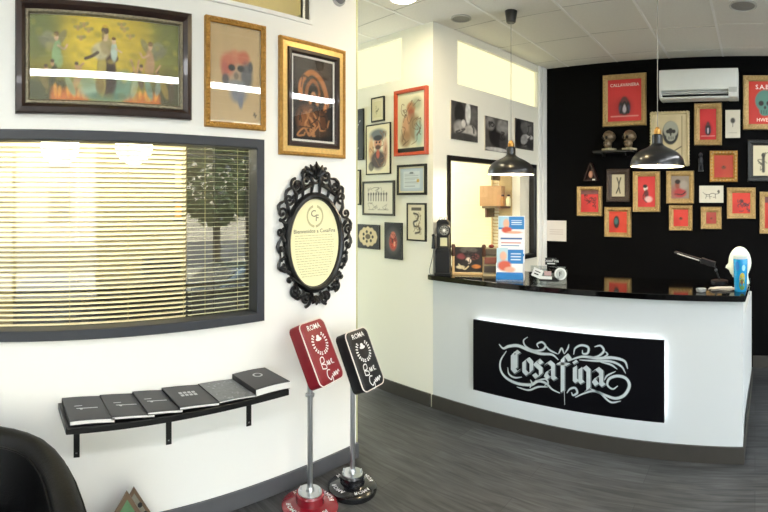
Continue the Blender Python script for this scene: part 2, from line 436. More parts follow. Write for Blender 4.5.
letters = [
    [(188, 148), (176, 138), (164, 152), (164, 205), (178, 220), (192, 208)], [(176, 150), (176, 205)],
    [(208, 178), (208, 214), (222, 228), (236, 214), (236, 182), (222, 166), (208, 178)],
    [(276, 186), (262, 172), (250, 186), (272, 206), (272, 226), (258, 240), (246, 226)],
    [(290, 190), (303, 178), (319, 192), (319, 238), (328, 246)], [(319, 206), (299, 214), (291, 230), (302, 243), (317, 230)],
    [(384, 172), (370, 152), (356, 168), (356, 292)], [(338, 184), (378, 190)],
    [(403, 198), (403, 248), (412, 256)], [(401, 176), (407, 184)],
    [(424, 204), (424, 252), (432, 260)], [(424, 212), (440, 198), (455, 212), (455, 282), (444, 292)],
    [(474, 216), (488, 204), (504, 218), (504, 262), (514, 270)], [(504, 232), (486, 238), (476, 252), (488, 268), (503, 256)]]
swirls = [
    ([(112, 112), (128, 128), (150, 120), (185, 118), (225, 134), (270, 148), (315, 152), (340, 172)], 9),
    ([(140, 138), (118, 175), (118, 210), (138, 240), (180, 262), (232, 268), (262, 254), (292, 262), (316, 285), (346, 300)], 8),
    ([(222, 84), (206, 98), (214, 120), (244, 136), (278, 134), (290, 118), (276, 104), (258, 112), (264, 126)], 6),
    ([(286, 112), (306, 134), (338, 150)], 5), ([(340, 150), (352, 128), (362, 150)], 5), ([(362, 150), (376, 128), (380, 112)], 4),
    ([(376, 176), (430, 160), (490, 166), (545, 164), (592, 176), (606, 206)], 8),
    ([(420, 172), (480, 176), (540, 178), (580, 196), (598, 224)], 6),
    ([(500, 180), (540, 190), (566, 208)], 5),
    ([(398, 152), (404, 128), (428, 116), (454, 124), (452, 146), (434, 148), (432, 134)], 6),
    ([(478, 122), (502, 118), (514, 138), (492, 158), (456, 164)], 6),
    ([(520, 140), (528, 152), (508, 164)], 4),
    ([(362, 288), (364, 345)], 6), ([(372, 300), (384, 284), (404, 280), (412, 298), (396, 308), (390, 296)], 6),
    ([(404, 316), (440, 300), (478, 292), (520, 308), (560, 320), (594, 306), (612, 272), (600, 244), (568, 234), (536, 244), (528, 268), (548, 284), (568, 272)], 8),
    ([(460, 282), (500, 300), (540, 334), (580, 330)], 5), ([(180, 276), (225, 288), (262, 276), (300, 276)], 5),
    ([(250, 252), (290, 246), (300, 262), (286, 270)], 5), ([(232, 248), (238, 262), (230, 280)], 5),
    ([(145, 200), (150, 226), (172, 240), (200, 238)], 5), ([(516, 250), (528, 232), (560, 216)], 4)]
mb = MB(); yy = -.0408
for P, wd_ in swirls: ribbon(mb, [cr2(*p) for p in P], wd_*.0023+.005, GREYL, yy)
yy -= .0003
for P in letters: nib(mb, [cr2(x+3, y+4) for x, y in P], (.016, .011), GREYL, yy)
yy -= .0003
for P, wd_ in swirls: ribbon(mb, [cr2(*p) for p in P], wd_*.0021, SILV, yy)
yy -= .0003
for P in letters: nib(mb, [cr2(*p) for p in P], (.0135, .010), SILV, yy)
mb.build('lettering', sg, smooth=False)

# ------------------------------------------------------------------ printed pictures
class Art:
    def __init__(s, w, h, res=None, bg='#ffffff'):
        s.w, s.h = w, h; px = .0045 if res is None else res
        s.nx = max(12, min(200, int(w/px))); s.ny = max(12, min(200, int(h/px)))
        U, V = np.meshgrid(np.linspace(0, 1, s.nx), np.linspace(0, 1, s.ny)); s.U, s.V = U, V
        s.X, s.Z = U*w, V*h; s.c = np.zeros((s.ny, s.nx, 3)); s.c[:] = s.C(bg); s.marks = []
    def C(s, c): return np.array(hx(c) if isinstance(c, str) else c)
    def mix(s, k, c): k = np.clip(k, 0, 1)[..., None]; s.c = s.c*(1-k)+s.C(c)*k; return s
    def blob(s, u, v, ru, rv, c, a=1., soft=.25, rot=0):
        dx = (s.U-u); dz = (s.V-v)
        if rot:
            X = dx*s.w; Z = dz*s.h; r = radians(rot); dx = (X*cos(r)+Z*sin(r))/s.w; dz = (-X*sin(r)+Z*cos(r))/s.h
        d = np.sqrt((dx/ru)**2+(dz/rv)**2); return s.mix(a*np.clip((1-d)/soft+.5, 0, 1), c)
    def rect(s, u0, u1, v0, v1, c, a=1.): return s.mix(a*((s.U >= u0) & (s.U <= u1) & (s.V >= v0) & (s.V <= v1)), c)
    def line(s, P, wd, c, a=1., sm=True):
        P = smooth_pts(P, 5) if sm and len(P) > 2 else P
        d = np.full(s.U.shape, 9.)
        for p, q in zip(P[:-1], P[1:]):
            ax, az, bx, bz = p[0]*s.w, p[1]*s.h, q[0]*s.w, q[1]*s.h
            L2 = (bx-ax)**2+(bz-az)**2+1e-12
            t = np.clip(((s.X-ax)*(bx-ax)+(s.Z-az)*(bz-az))/L2, 0, 1)
            d = np.minimum(d, np.hypot(s.X-ax-t*(bx-ax), s.Z-az-t*(bz-az)))
        W = wd*min(s.w, s.h); return s.mix(a*np.clip((W-d)/(W*.6)+.3, 0, 1), c)
    def noise(s, amp, seed=0, cell=6):
        r = np.random.RandomState(seed); g = r.rand(cell+1, cell+1)
        x = s.U*cell*.999; z = s.V*cell*.999; i = x.astype(int); j = z.astype(int); fx, fz = x-i, z-j
        n = g[j, i]*(1-fx)*(1-fz)+g[j, i+1]*fx*(1-fz)+g[j+1, i]*(1-fx)*fz+g[j+1, i+1]*fx*fz
        s.c = np.clip(s.c*(1+amp*(2*n[..., None]-1)), 0, 1); return s
    def text(s, t, u, v, size, c): s.marks.append(('t', t, u, v, size, c)); return s
    def mesh(s, d):
        """grid mesh centred on the origin, facing -y at depth d"""
        mb = MB(); nx, ny = s.nx, s.ny
        xs_ = (np.linspace(0, 1, nx)-.5)*s.w; zs_ = (np.linspace(0, 1, ny)-.5)*s.h
        vs = [(x, -d, z) for z in zs_ for x in xs_]
        fs = [(j*nx+i, j*nx+i+1, (j+1)*nx+i+1, (j+1)*nx+i) for j in range(ny-1) for i in range(nx-1)]
        mb.add(vs, fs, VC); mb.col = s.c.reshape(-1, 3).astype(np.float32)
        for k in s.marks:
            _, t, u, v, size, c = k
            put_text(mb, t, (u-.5)*s.w, (v-.5)*s.h, size*s.h, -d-.0006, ink(c))
        return mb
def ink(c): return mat('ink_'+c.strip('#'), c, .6, var=.02)
_tc = {}
def text_geo(t, bold=0.):
    if (t, bold) in _tc: return _tc[(t, bold)]
    cu = bpy.data.curves.new('txt', 'FONT'); cu.body = t; cu.align_x = 'CENTER'; cu.size = 1; cu.resolution_u = 2; cu.offset = bold
    o = bpy.data.objects.new('txt', cu); me = bpy.data.meshes.new_from_object(o)
    vs = [tuple(v.co) for v in me.vertices]; fs = [tuple(p.vertices) for p in me.polygons]
    bpy.data.objects.remove(o); bpy.data.meshes.remove(me); bpy.data.curves.remove(cu)
    _tc[(t, bold)] = (vs, fs); return vs, fs
def put_text(mb, t, x, z, size, y, m, fn=None, bold=.01, sx=1.):
    vs, fs = text_geo(t, bold)
    out = [(x+a*size*sx, y, z+(b-.35)*size) for a, b, _ in vs]
    if fn: out = [fn(v) for v in out]
    mb.add(out, fs, m)

def skull(a, u, v, r, dark='#20242a', light='#d9cfae'):
    k = a.w/a.h
    a.blob(u, v+.15*r, r/k*.62*1.25, r*.85, light, soft=.15).blob(u, v-.62*r, r/k*.46, r*.42, light, soft=.15)
    for sgn in (-1, 1): a.blob(u+sgn*r/k*.30, v-.05*r, r/k*.2, r*.2, dark, soft=.3)
    a.blob(u, v-.38*r, r/k*.09, r*.13, dark, soft=.3)
    for q in (-.25, -.08, .08, .25): a.line([(u+q*r/k, v-.6*r), (u+q*r/k, v-.85*r)], .012, dark, .8)
    return a
def figure(a, u, v, r, c='#1b1b22', skin='#c9a58a'):
    k = a.w/a.h
    a.blob(u, v-.55*r, r/k*.5, r*.62, c).blob(u, v+.22*r, r/k*.26, r*.3, skin).blob(u, v+.38*r, r/k*.30, r*.2, c)
    a.line([(u-.45*r/k, v-.2*r), (u-.7*r/k, v-.7*r)], .04, c).line([(u+.45*r/k, v-.2*r), (u+.7*r/k, v-.7*r)], .04, c)
    return a
def scribble(a, c, seed, n=8, wd=.012, box=(.15, .85, .15, .85)):
    r = random.Random(seed); u0, u1, v0, v1 = box
    for _ in range(n):
        u, v = r.uniform(u0, u1), r.uniform(v0, v1); P = [(u, v)]
        for _ in range(4):
            u = min(u1, max(u0, u+r.uniform(-.2, .2))); v = min(v1, max(v0, v+r.uniform(-.15, .15))); P.append((u, v))
        a.line(P, wd, c, .85)
    return a

def hang(P, name, label, rect, prof, fmat, art, d=.014, matw=0, matm=None, glass=False, group=None, tilt=0, cat='picture', inner=None, beads=None):
    """framed picture on a wall plane; rect=(u0,u1,z0,z1); prof inset list; art(w,h)->Art"""
    u0, u1, z0, z1 = rect; w_, h_ = u1-u0, z1-z0
    t = thing(name, label, cat, P.world((u0+u1)/2, (z0+z1)/2), P.rot, group)
    if tilt: t.rotation_euler = (0, radians(tilt), P.rot)
    fw = prof[-1][0] if prof else 0
    if prof:
        mb = MB().ring(w_, h_, [(0, 0)]+prof, fmat)
        if beads:
            bs, bm, ins, dep = beads
            per = [(-w_/2+ins, -h_/2+ins, w_/2-ins, -h_/2+ins), (w_/2-ins, -h_/2+ins, w_/2-ins, h_/2-ins), (w_/2-ins, h_/2-ins, -w_/2+ins, h_/2-ins), (-w_/2+ins, h_/2-ins, -w_/2+ins, -h_/2+ins)]
            for a_, b_, c_, d_ in per:
                n = max(2, int(hypot(c_-a_, d_-b_)/(bs*2.3)))
                for i in range(n):
                    k = (i+.5)/n; mb.sph((a_+(c_-a_)*k, -dep, b_+(d_-b_)*k), (bs, bs*.7, bs), bm, 6)
        mb.build('frame', t, smooth=bool(beads), ang=30)
    iw, ih = w_-2*fw, h_-2*fw
    if inner:
        off, ip, im = inner
        MB().ring(iw-2*off+.002, ih-2*off+.002, ip, im).build('inner_frame', t, smooth=False)
        fw2 = off+ip[-1][0]
        if off > 0: MB().ring(iw+.002, ih+.002, [(0, d+.006), (off, d+.006)], GOLDB).build('panel', t, smooth=False)
        iw, ih = iw-2*fw2, ih-2*fw2
    if matw:
        MB().ring(iw+.004, ih+.004, [(0, d), (matw, d), (matw, d-.002)], matm or PAPER).build('mat_board', t, smooth=False)
        iw, ih = iw-2*matw, ih-2*matw
    a = art(iw, ih)
    a.mesh(d-.002 if prof else .012).build('print', t, smooth=False)
    if not prof:
        MB().box(-w_/2, w_/2, -.0112, 0, -h_/2, h_/2, mat('canvas_edge', '#c8c2b0', .7)).build('board', t, smooth=False)
    if glass:
        MB().box(-iw/2-matw, iw/2+matw, -d-.005, -d-.004, -ih/2-matw, ih/2+matw, PGLASS).build('glass', t, smooth=False)
    return t

# --- three large framed works on the left partition
def art_glory(w_, h_):
    a = Art(w_, h_, .004, '#76803a')
    a.blob(.5, .6, .42, .7, '#b8a834', soft=.9).blob(.46, .72, .22, .5, '#ecd23c', soft=.7).blob(.64, .72, .14, .4, '#dcc243', .75, soft=.9)
    a.blob(.07, .8, .1, .35, '#6c7d48', .8, soft=1).blob(.93, .8, .1, .35, '#737c3c', .8, soft=1)
    a.blob(.1, .14, .2, .24, '#4c4f2c', .9, soft=.8).blob(.93, .14, .14, .26, '#4a4628', .9, soft=.8).blob(.12, .36, .16, .12, '#a89a3c', .6, soft=.9)
    rr = random.Random(12)
    for u in [.16, .2, .24, .28, .32, .35, .64, .68, .72, .76, .8, .84]:
        h2 = rr.uniform(.08, .16); a.blob(u, .03, .03, h2*1.1, '#d8782a', .85, soft=.7).blob(u+rr.uniform(-.01, .01), .05+h2*.5, .012, h2*.7, '#f2b045', .85, soft=.7, rot=rr.uniform(-15, 15))
    for u, v, ru, rv, c in ((.5, .1, .17, .1, '#8fb29a'), (.42, .14, .09, .08, '#a9c6aa'), (.58, .15, .1, .1, '#6f9a80'), (.36, .24, .07, .1, '#93a982'), (.62, .26, .06, .12, '#7fa08a'), (.5, .06, .12, .05, '#5c8670')):
        a.blob(u, v, ru, rv, c, .9, soft=.6)
    # central robed figure carrying a small one
    a.blob(.5, .36, .062, .3, '#5a3f2a', soft=.25).blob(.47, .34, .03, .27, '#bfae58', .95, soft=.35).blob(.53, .27, .038, .2, '#3a271c', .9, soft=.4).blob(.455, .2, .03, .12, '#8a7438', .9, soft=.4)
    a.blob(.46, .6, .06, .1, '#d6cfa6', .95, soft=.4, rot=20).blob(.5, .66, .045, .1, '#b9a878', .9, soft=.4).line([(.44, .58), (.4, .53), (.36, .5)], .022, '#4e3a2a').line([(.54, .6), (.57, .52), (.54, .47)], .02, '#6a5036')
    a.blob(.49, .79, .021, .07, '#e6cba4', soft=.3).blob(.49, .85, .026, .045, '#5d422a', soft=.4).blob(.475, .79, .007, .06, '#6a4a2a', .8, soft=.4).blob(.49, .9, .018, .02, '#d9b33a', soft=.4)
    a.blob(.55, .6, .022, .12, '#c3d6cc', soft=.35).blob(.548, .73, .014, .042, '#e6c8a0', soft=.3).blob(.548, .76, .015, .02, '#7a5530', soft=.4).line([(.56, .64), (.6, .6)], .012, '#e6c8a0')
    # winged attendants
    for u, v, c, sg in ((.17, .62, '#9cc08a', 1), (.8, .58, '#c9a07a', -1)):
        a.blob(u-.05*sg, v+.1, .045, .09, '#9c9a78', .9, soft=.35, rot=35*sg).blob(u-.065*sg, v+.04, .03, .12, '#84846a', .8, soft=.4, rot=50*sg).blob(u+.035*sg, v+.12, .022, .1, '#8b8762', .8, soft=.4, rot=-30*sg)
        a.blob(u, v-.06, .028, .15, c, .95, soft=.3, rot=-8*sg).blob(u+.012*sg, v-.15, .03, .1, c, .8, soft=.5).blob(u, v+.12, .015, .048, '#e0bd98', soft=.3).blob(u, v+.155, .017, .03, '#7a5434', .9, soft=.4)
        a.line([(u+.01*sg, v+.02), (u+.05*sg, v-.02), (u+.07*sg, v+.03)], .014, '#dcb894')
    # souls and small heads below
    for u, v, c, q in ((.09, .3, '#8a7a42', 20), (.15, .36, '#4d4a30', -10), (.26, .24, '#9fae80', 25), (.31, .34, '#c4a074', -15), (.69, .26, '#b4c09a', -15), (.73, .36, '#6d5a3e', 10), (.79, .24, '#86a08a', 15), (.86, .3, '#8d9c8a', -15), (.9, .26, '#a28a3a', 20), (.95, .22, '#5a4a30', 0)):
        a.blob(u, v-.07, .022, .13, c, .95, soft=.35, rot=q).blob(u+.002*q*.3, v+.07, .0125, .04, '#cfa47c', .95, soft=.3).blob(u+.002*q*.3, v+.095, .0135, .022, '#54402c', .9, soft=.4)
    for P in ([(.69, .38), (.665, .52)], [(.705, .36), (.72, .52)], [(.3, .36), (.345, .44)], [(.84, .4), (.87, .48)]): a.line(P, .014, '#d3a880')
    for u, v in ((.31, .86), (.35, .9), (.38, .84), (.33, .74), (.62, .88), (.66, .8), (.6, .93)):
        a.blob(u, v, .012, .034, '#c9a268', .95, soft=.35).blob(u+.018, v+.015, .016, .022, '#a39a60', .8, soft=.4, rot=25).blob(u-.017, v+.01, .014, .02, '#a39a60', .7, soft=.4, rot=-25)
    for k in range(60):
        a.blob(rr.random(), rr.random(), rr.uniform(.01, .03), rr.uniform(.02, .05), rr.choice(['#5f6a34', '#c9b648', '#8a8a44', '#e0cc60', '#6b6238']), rr.uniform(.15, .4), soft=.8)
    return a.noise(.14, 3, 24)
r = LW.rect(15, 189.5, 0.5, 117, 15.5, 118)
hang(LW, 'framed_painting', 'wide green and gold religious painting in a dark brown frame above the window', r,
     [(0, .03), (.006, .038), (.028, .044), (.044, .03), (.046, .024)], BROWNF, art_glory, d=.018, glass=True,
     inner=(0, [(0, .024), (.003, .03), (.013, .030), (.018, .022), (.021, .018)], SILVERO))
def art_face(w_, h_):
    a = Art(w_, h_, .005, '#cdb283')
    a.blob(.5, .52, .2, .15, '#b9a184', .9, soft=.4)
    a.blob(.34, .6, .14, .12, '#c9684f', .9, soft=.6).blob(.48, .68, .12, .08, '#d07a5c', .8, soft=.6).blob(.66, .68, .12, .08, '#c96245', .9, soft=.6).blob(.28, .53, .06, .1, '#b05a54', .7, soft=.6)
    a.blob(.72, .5, .12, .14, '#4a5665', .9, soft=.6).blob(.8, .6, .05, .06, '#3b4653', .9, soft=.5).blob(.3, .44, .07, .06, '#3e4651', .9, soft=.5)
    for u in (.42, .6): a.blob(u, .57, .07, .035, '#1f262e', soft=.4)
    a.blob(.51, .49, .05, .04, '#6c6158', .8, soft=.5).blob(.52, .41, .17, .04, '#7f8a94', .8, soft=.5).blob(.55, .3, .16, .09, '#6d7b92', .85, soft=.7).blob(.6, .22, .05, .07, '#64738c', .8, soft=.6)
    a.line([(.88, .12), (.9, .08)], .02, '#5c4a32').line([(.86, .1), (.92, .1)], .015, '#5c4a32')
    return a.noise(.05, 5, 10)
r = LW.rect(204, 264, 18, 126.5, 25.5, 131.5)
hang(LW, 'framed_drawing', 'tan drawing of a face with red flowers in a beaded gold frame', r, [(0, .022), (.004, .026), (.024, .022), (.030, .014)], GOLD, art_face,
     glass=True, d=.010, beads=(.008, GOLD, .013, .026))
def art_orange(w_, h_):
    a = Art(w_, h_, .005, '#1b1a1c')
    a.blob(.2, .8, .3, .2, '#3a3632', .8, soft=.8).blob(.8, .75, .3, .25, '#4b3a2c', .8, soft=.8)
    a.line([(.18, .5), (.2, .7), (.45, .84), (.72, .74), (.85, .52), (.8, .4)], .06, '#c9834a').line([(.3, .5), (.36, .66), (.5, .74), (.62, .64), (.64, .5)], .045, '#a8693a')
    a.blob(.5, .6, .12, .1, '#15120f', soft=.4).line([(.42, .46), (.5, .58), (.6, .45)], .04, '#d59a68')
    a.blob(.35, .25, .25, .16, '#8e5a34', .9, soft=.6).blob(.65, .22, .2, .15, '#6b4024', .9, soft=.6).blob(.5, .1, .4, .06, '#4a3426', .9, soft=.6)
    scribble(a, '#c48a58', 4, 7, .02, (.1, .9, .05, .4)); scribble(a, '#15130f', 7, 8, .015)
    return a.noise(.2, 9, 9)
r = LW.rect(278, 343.5, 37, 155, 50.5, 158.5)
hang(LW, 'framed_drawing', 'dark print with orange swirls and white mat in a wide double gold frame', r, [(0, .02), (.006, .026), (.020, .022), (.022, .016)], GOLD, art_orange,
     glass=True, d=.012, matw=.011, matm=PAPER, inner=(.030, [(0, .018), (.004, .03), (.022, .03), (.03, .018), (.032, .012)], BROWNF), beads=(.005, GOLD, .012, .024))

# --- ornate oval plaque
oc = LW.loc(311.5, 236); ocz = 1.40
ov = thing('oval_plaque', 'cream oval welcome plaque in an openwork black baroque frame', 'plaque', LW.world(1.712, ocz), LW.rot)
rx, rz, dz = .178, .250, -.045
BLKORN = mat('black_carved_resin', '#0d0d0e', .32, var=.2, scale=60)
mb = MB()
n = 72; prof = [(1.0, .012), (1.02, .028), (1.07, .036), (1.14, .032), (1.20, .016), (1.20, .002), (1.0, .002)]
vs = []; fs = []
for k in range(n):
    a = 2*pi*k/n
    for s_, d in prof: vs.append(((rx-.178*.0+(s_-1)*.2)*cos(a), -d, dz+(rz+(s_-1)*.2)*sin(a)))
m_ = len(prof)
for k in range(n):
    for j in range(m_-1): fs.append((k*m_+j, ((k+1) % n)*m_+j, ((k+1) % n)*m_+j+1, k*m_+j+1))
mb.add(vs, fs, BLKORN); mb.build('oval_rim', ov)
mb = MB()
def spiral(cx_, cz_, r0, a0, turns, sgn, rad, y=-.02, tail=None):
    P = []; R = []
    N_ = int(14*turns)+4
    for i in range(N_+1):
        k = i/N_; rr = r0*(1-.82*k); a = a0+sgn*2*pi*turns*k
        P.append((cx_+rr*cos(a), y-.006*k, cz_+rr*sin(a))); R.append(rad*(1-.25*k))
    if tail: P = [tail]+P; R = [rad*.6]+R
    mb.tube(P, R, BLKORN, 7); mb.sph(P[-1], rad*1.25, BLKORN, 8)
def envel(a):                                   # outer outline of the ornament
    return .258+.010*cos(a*7), .385+.016*cos(a*9)
NS = 22
for k in range(NS):
    a = 2*pi*(k+.5)/NS
    ca, sa = cos(a), sin(a)
    bx, bz = (rx+.05)*ca, dz+(rz+.05)*sa
    ex, ez = envel(a); ox, oz = ex*ca, .0+ex*0+ez*sa
    mx_, mz_ = (bx+ox)/2, (bz+oz)/2
    sg_ = 1 if k % 2 else -1
    gap = hypot(ox-bx, oz-bz)
    rr = max(.018, min(.038, gap*.46))
    spiral(mx_+.3*rr*ca, mz_+.3*rr*sa, rr, a+sg_*2.2, 1.15, sg_, .0085)
    # leaf bridging to the next
    a2 = 2*pi*(k+1)/NS; ex2, ez2 = envel(a2)
    q0 = ((rx+.035)*cos(a2), -.015, dz+(rz+.035)*sin(a2)); q1 = (ex2*.97*cos(a2+.05*sg_), -.026, ez2*.97*sin(a2+.05*sg_))
    qm = ((q0[0]+q1[0])/2+.012*sg_*sin(a2), -.03, (q0[2]+q1[2])/2-.012*sg_*cos(a2))
    mb.tube([q0, qm, q1], [.008, .012, .005], BLKORN, 7)
    mb.sph((q1[0], -.024, q1[2]), (.012, .009, .012), BLKORN, 8)
    # outer wandering band
    P = []
    for j in range(7):
        aa = a+(j-3)/6*2*pi/NS*1.05; e1, e2 = envel(aa); bump_ = .012*cos((j-3)/3*pi)
        P.append(((e1+bump_)*cos(aa), -.018, (e2+bump_)*sin(aa)))
    if k % 3 != 1: mb.tube(P, [.004, .007, .009, .01, .009, .007, .004], BLKORN, 6)
for sgn, zc in ((1, .355), (-1, -.375)):          # crest and foot
    top = sgn > 0
    for q, L_, an in ((0, .085, 90), (1, .075, 62), (-1, .075, 118), (2, .06, 35), (-2, .06, 145)):
        an = radians(an)*sgn; b0 = (.0+.01*q, -.02, zc-.02*sgn); s_ = 1 if top else .55
        P = [b0, (b0[0]+cos(an)*L_*.5*s_, -.034, b0[2]+sin(an)*L_*.55*s_), (b0[0]+cos(an)*L_*s_, -.024, b0[2]+sin(an)*L_*s_)]
        mb.tube(P, [.008, .016, .004], BLKORN, 8)
    for q in (-1, 1):
        spiral(q*.075, zc-.012*sgn, .042, pi/2*sgn, 1.3, q*sgn, .0095)
        spiral(q*.145, zc-.07*sgn, .035, pi/2*sgn, 1.2, -q*sgn, .009)
        mb.tube([(q*.02, -.02, zc-.07*sgn), (q*.06, -.03, zc-.075*sgn), (q*.12, -.025, zc-.11*sgn), (q*.18, -.02, zc-.15*sgn)], [.008, .012, .012, .006], BLKORN, 7)
mb.build('carved_border', ov)
mb = MB(); vs = [(0, -.012, dz)]+[(rx*1.0*cos(2*pi*k/64), -.012, dz+rz*1.0*sin(2*pi*k/64)) for k in range(64)]
mb.add(vs, [(0, k+1, (k+1) % 64+1) for k in range(64)], mat('cream_plaque', '#f3efc2', .45, var=.03, scale=5))
IK = mat('grey_brown_ink', '#7d7a60', .6); IKL = mat('pale_ink', '#bdb98c', .6)
put_text(mb, 'C', -.012, dz+.168, .055, -.0128, IK); put_text(mb, 'F', .014, dz+.142, .055, -.0131, IK)
for k in range(16):
    for q in (-1, 1):
        a = radians(-80+q*0+(k/15)*150); cx_, cz_ = q*.056*cos(a), dz+.152+.056*sin(a)*1.05
        mb.sph((cx_, -.0128, cz_), (.006, .0008, .009), IKL, 6)
put_text(mb, 'Bienvenidos a CosaFina', 0, dz+.068, .032, -.0128, IK)
rnd = random.Random(2)
for i in range(17):
    z = dz+.042-i*.0145; hw = rx*sqrt(max(0, 1-((z-dz)/rz)**2))*.80; x = -hw
    while x < hw-.008:
        L_ = rnd.uniform(.008, .026); L_ = min(L_, hw-x)
        mb.box(x, x+L_, -.0128, -.0121, z-.002, z+.002, IKL); x += L_+.005
mb.build('oval_plate', ov, smooth=False)

# --- dome sensor high on the partition
u, z = LW.loc(338, -2)
t = thing('dome_sensor', 'small grey dome sensor high on the white partition', 'sensor', LW.world(u, z), LW.rot)
MB().lathe([(.05, 0), (.05, .012), (.046, .016)], (0, 0, 0), mat('pale_grey_plastic', '#b8babc', .4), 24, Matrix.Rotation(pi/2, 4, 'X')).build('base', t)
MB().sph((0, -.014, 0), (.04, .035, .04), mat('grey_dome', '#8a8d92', .25), 20).build('dome', t)

# ------------------------------------------------------------------ window blinds and office behind
SLAT = mat('cream_blind_slat', '#f3efda', .5, var=.04, scale=4)
_nt = SLAT.node_tree; _tr = _nt.nodes.new('ShaderNodeBsdfTranslucent'); _tr.inputs[0].default_value = hx('#f7f0d2')+(1,)
_mx = _nt.nodes.new('ShaderNodeMixShader'); _mx.inputs[0].default_value = .5
_nt.links.new(_nt.nodes['Principled BSDF'].outputs[0], _mx.inputs[1]); _nt.links.new(_tr.outputs[0], _mx.inputs[2]); _nt.links.new(_mx.outputs[0], _nt.nodes['Material Output'].inputs[0])
bl = thing('venetian_blind', 'wide cream venetian blind behind the partition window', 'blind', (-2.37, .32, 0))
mb = MB(); y0_, y1_ = -.68, .668
th = radians(40)
for k in range(39):
    z = WZ0+.03+.0246*k
    for j in range(3):
        pass
    P = []
    for j in range(4):
        q = -1+2*j/3; dx_ = .0125*q*cos(th); dz_ = .0125*q*sin(th)+.0012*(1-q*q); P.append((dx_, dz_))
    vs = [(x, y, z+dzz) for x, dzz in P for y in (y0_, y1_)]
    mb.add(vs, [(2*j, 2*j+2, 2*j+3, 2*j+1) for j in range(3)], SLAT)
mb.build('slats', bl)
MB().box(-.015, .015, y0_, y1_, WZ1-.012, WZ1+.02, SLAT).build('head_rail', bl)
mb = MB()
for y in (-.3, .05, .35, .655): mb.cyl((0, y, WZ0+.02), (0, y, WZ1), .0014, mat('blind_cord', '#b8ae80', .7), 5)
mb.build('cord', bl)
bl2 = thing('venetian_blind', 'narrow open venetian blind at the right end of the partition window', 'blind', (-2.37, 1.2, 0))
mb = MB()
for k in range(39):
    z = WZ0+.03+.0246*k; mb.box(-.0115, .0115, -.2, .27, z-.0006, z+.0006, mat('grey_green_slat', '#b9b99c', .5))
mb.build('slats', bl2)
mb = MB()
for y in (-.1, .1): mb.cyl((0, y, WZ0+.02), (0, y, WZ1), .0014, mat('blind_cord', '#b8ae80', .7), 5)
mb.build('cord', bl2)
dk = thing('office_cabinet', 'black low cabinet seen through the blind slats', 'cabinet', (-3.4, .98, 0))
MB().box(-.25, .2, -.35, .40, 0, .98, mat('dark_cabinet', '#17150f', .5)).build('body', dk, bevel=.004)
MB().box(-.27, .22, -.37, .41, .98, 1.0, mat('dark_cabinet_top', '#221f18', .4)).build('top', dk)
tc_ = thing('dark_backdrop', 'tall black box added as a dark backdrop behind the right end of the partition window', 'cupboard', (-3.45, 1.81, 0))  # added to darken the view behind the narrow blind
MB().box(-.25, .25, -.26, .26, 0, 2.2, mat('dark_cabinet', '#17150f', .5)).build('body', tc_, bevel=.004)
for q in (-1, 1): MB().box(.25, .266, q*.13-.125, q*.13+.125, .05, 2.15, mat('dark_cabinet', '#17150f', .5)).build('door', tc_, bevel=.003)
mn = thing('monitor', 'dark computer monitor on the cabinet behind the blind', 'monitor', (-3.38, 1.2, 1.0))
MB().box(-.02, .02, -.14, .16, .03, .17, BLACK).build('screen', mn, bevel=.005)
MB().box(-.08, .08, -.07, .07, 0, .01, BLACK).build('stand', mn)
for k, (px, py) in enumerate(((178, 174), (178, 211))):
    dx, dy = ray(px); tt = -4.59/dx; y = dy*tt; z = EYE+(Y0-py)/F*tt
    PL = Plane(-4.598, y, pi/2)
    hang(PL, 'office_picture', ['small empty black picture frame on the office wall, the upper one', 'small black framed orange print on the office wall, the lower one'][k],
         (-.05, .05, z-(.15 if k == 0 else .1), z+(.14 if k == 0 else .1)), [(0, .012), (.012, .012)], BLACK,
         (lambda w_, h_: Art(w_, h_, .02, '#cfc6a0')) if k == 0 else (lambda w_, h_: Art(w_, h_, .02, '#d39a2e')))
GLOBE = emis('warm_glare_glow', '#fff3cc', 9)  # added globes that stand in for bright glare on the window
for px, lab in ((60, 'glowing globe added for the window glare, nearer the left edge'), (134, 'glowing globe added for the window glare, over the cabinet side')):
    dx, dy = ray(px); tt = -3.1/dx; pos = (-3.1, dy*tt, EYE+(Y0-146)/F*tt)
    t = thing('glare_globe', lab, 'lamp', (pos[0], pos[1], CEIL-.03))
    hgt = CEIL-.03-pos[2]
    MB().cyl((0, 0, 0), (0, 0, -hgt+.09), .004, BLACK, 6).build('cable', t)
    MB().sph((0, 0, -hgt), .125, GLOBE, 24).build('globe', t)
light('office_area_light', 'AREA', (-3.6, .4, 2.9), (0, 0, 0), 80, (1, .93, .76), shape='RECTANGLE', size=1.2, size_y=1.6)  # area light without a fixture, raised to brighten slats and office ceiling

# ------------------------------------------------------------------ magazine shelf
SZ = .665
sy0, sy1 = LW.loc(58, 400)[0], 1.365
sh_ = thing('wall_shelf', 'narrow black wall shelf on three brackets under the window', 'shelf', (-2.21, (sy0+sy1)/2, SZ))
sl = (sy1-sy0)/2
MB().box(0, .25, -sl, sl, -.028, 0, BLACK).build('board', sh_, bevel=.002)
for px in (76.5, 168.5, 248.5):
    y = LW.loc(px, 430)[0]-(sy0+sy1)/2
    mb = MB().box(0, .006, y-.014, y+.014, -.255, -.028, BLACK); mb.box(0, .2, y-.012, y+.012, -.034, -.028, BLACK)
    br = mb.build('bracket', sh_)
    MB().sph((.007, y, -.235), (.003, .005, .005), CHROME, 8).build('screw', br)
ALB = mat('charcoal_album_cover', '#3a3b3f', .5, var=.08, scale=50); ALB2 = mat('dark_album_edge', '#141416', .5)
PAGES = mat('album_pages', '#e2e2de', .7, var=.08, scale=200)
GREYC = mat('patterned_grey_cover', '#73777a', .5, var=.35, scale=55)
LT = mat('pale_cover_print', '#b9bcc0', .5)
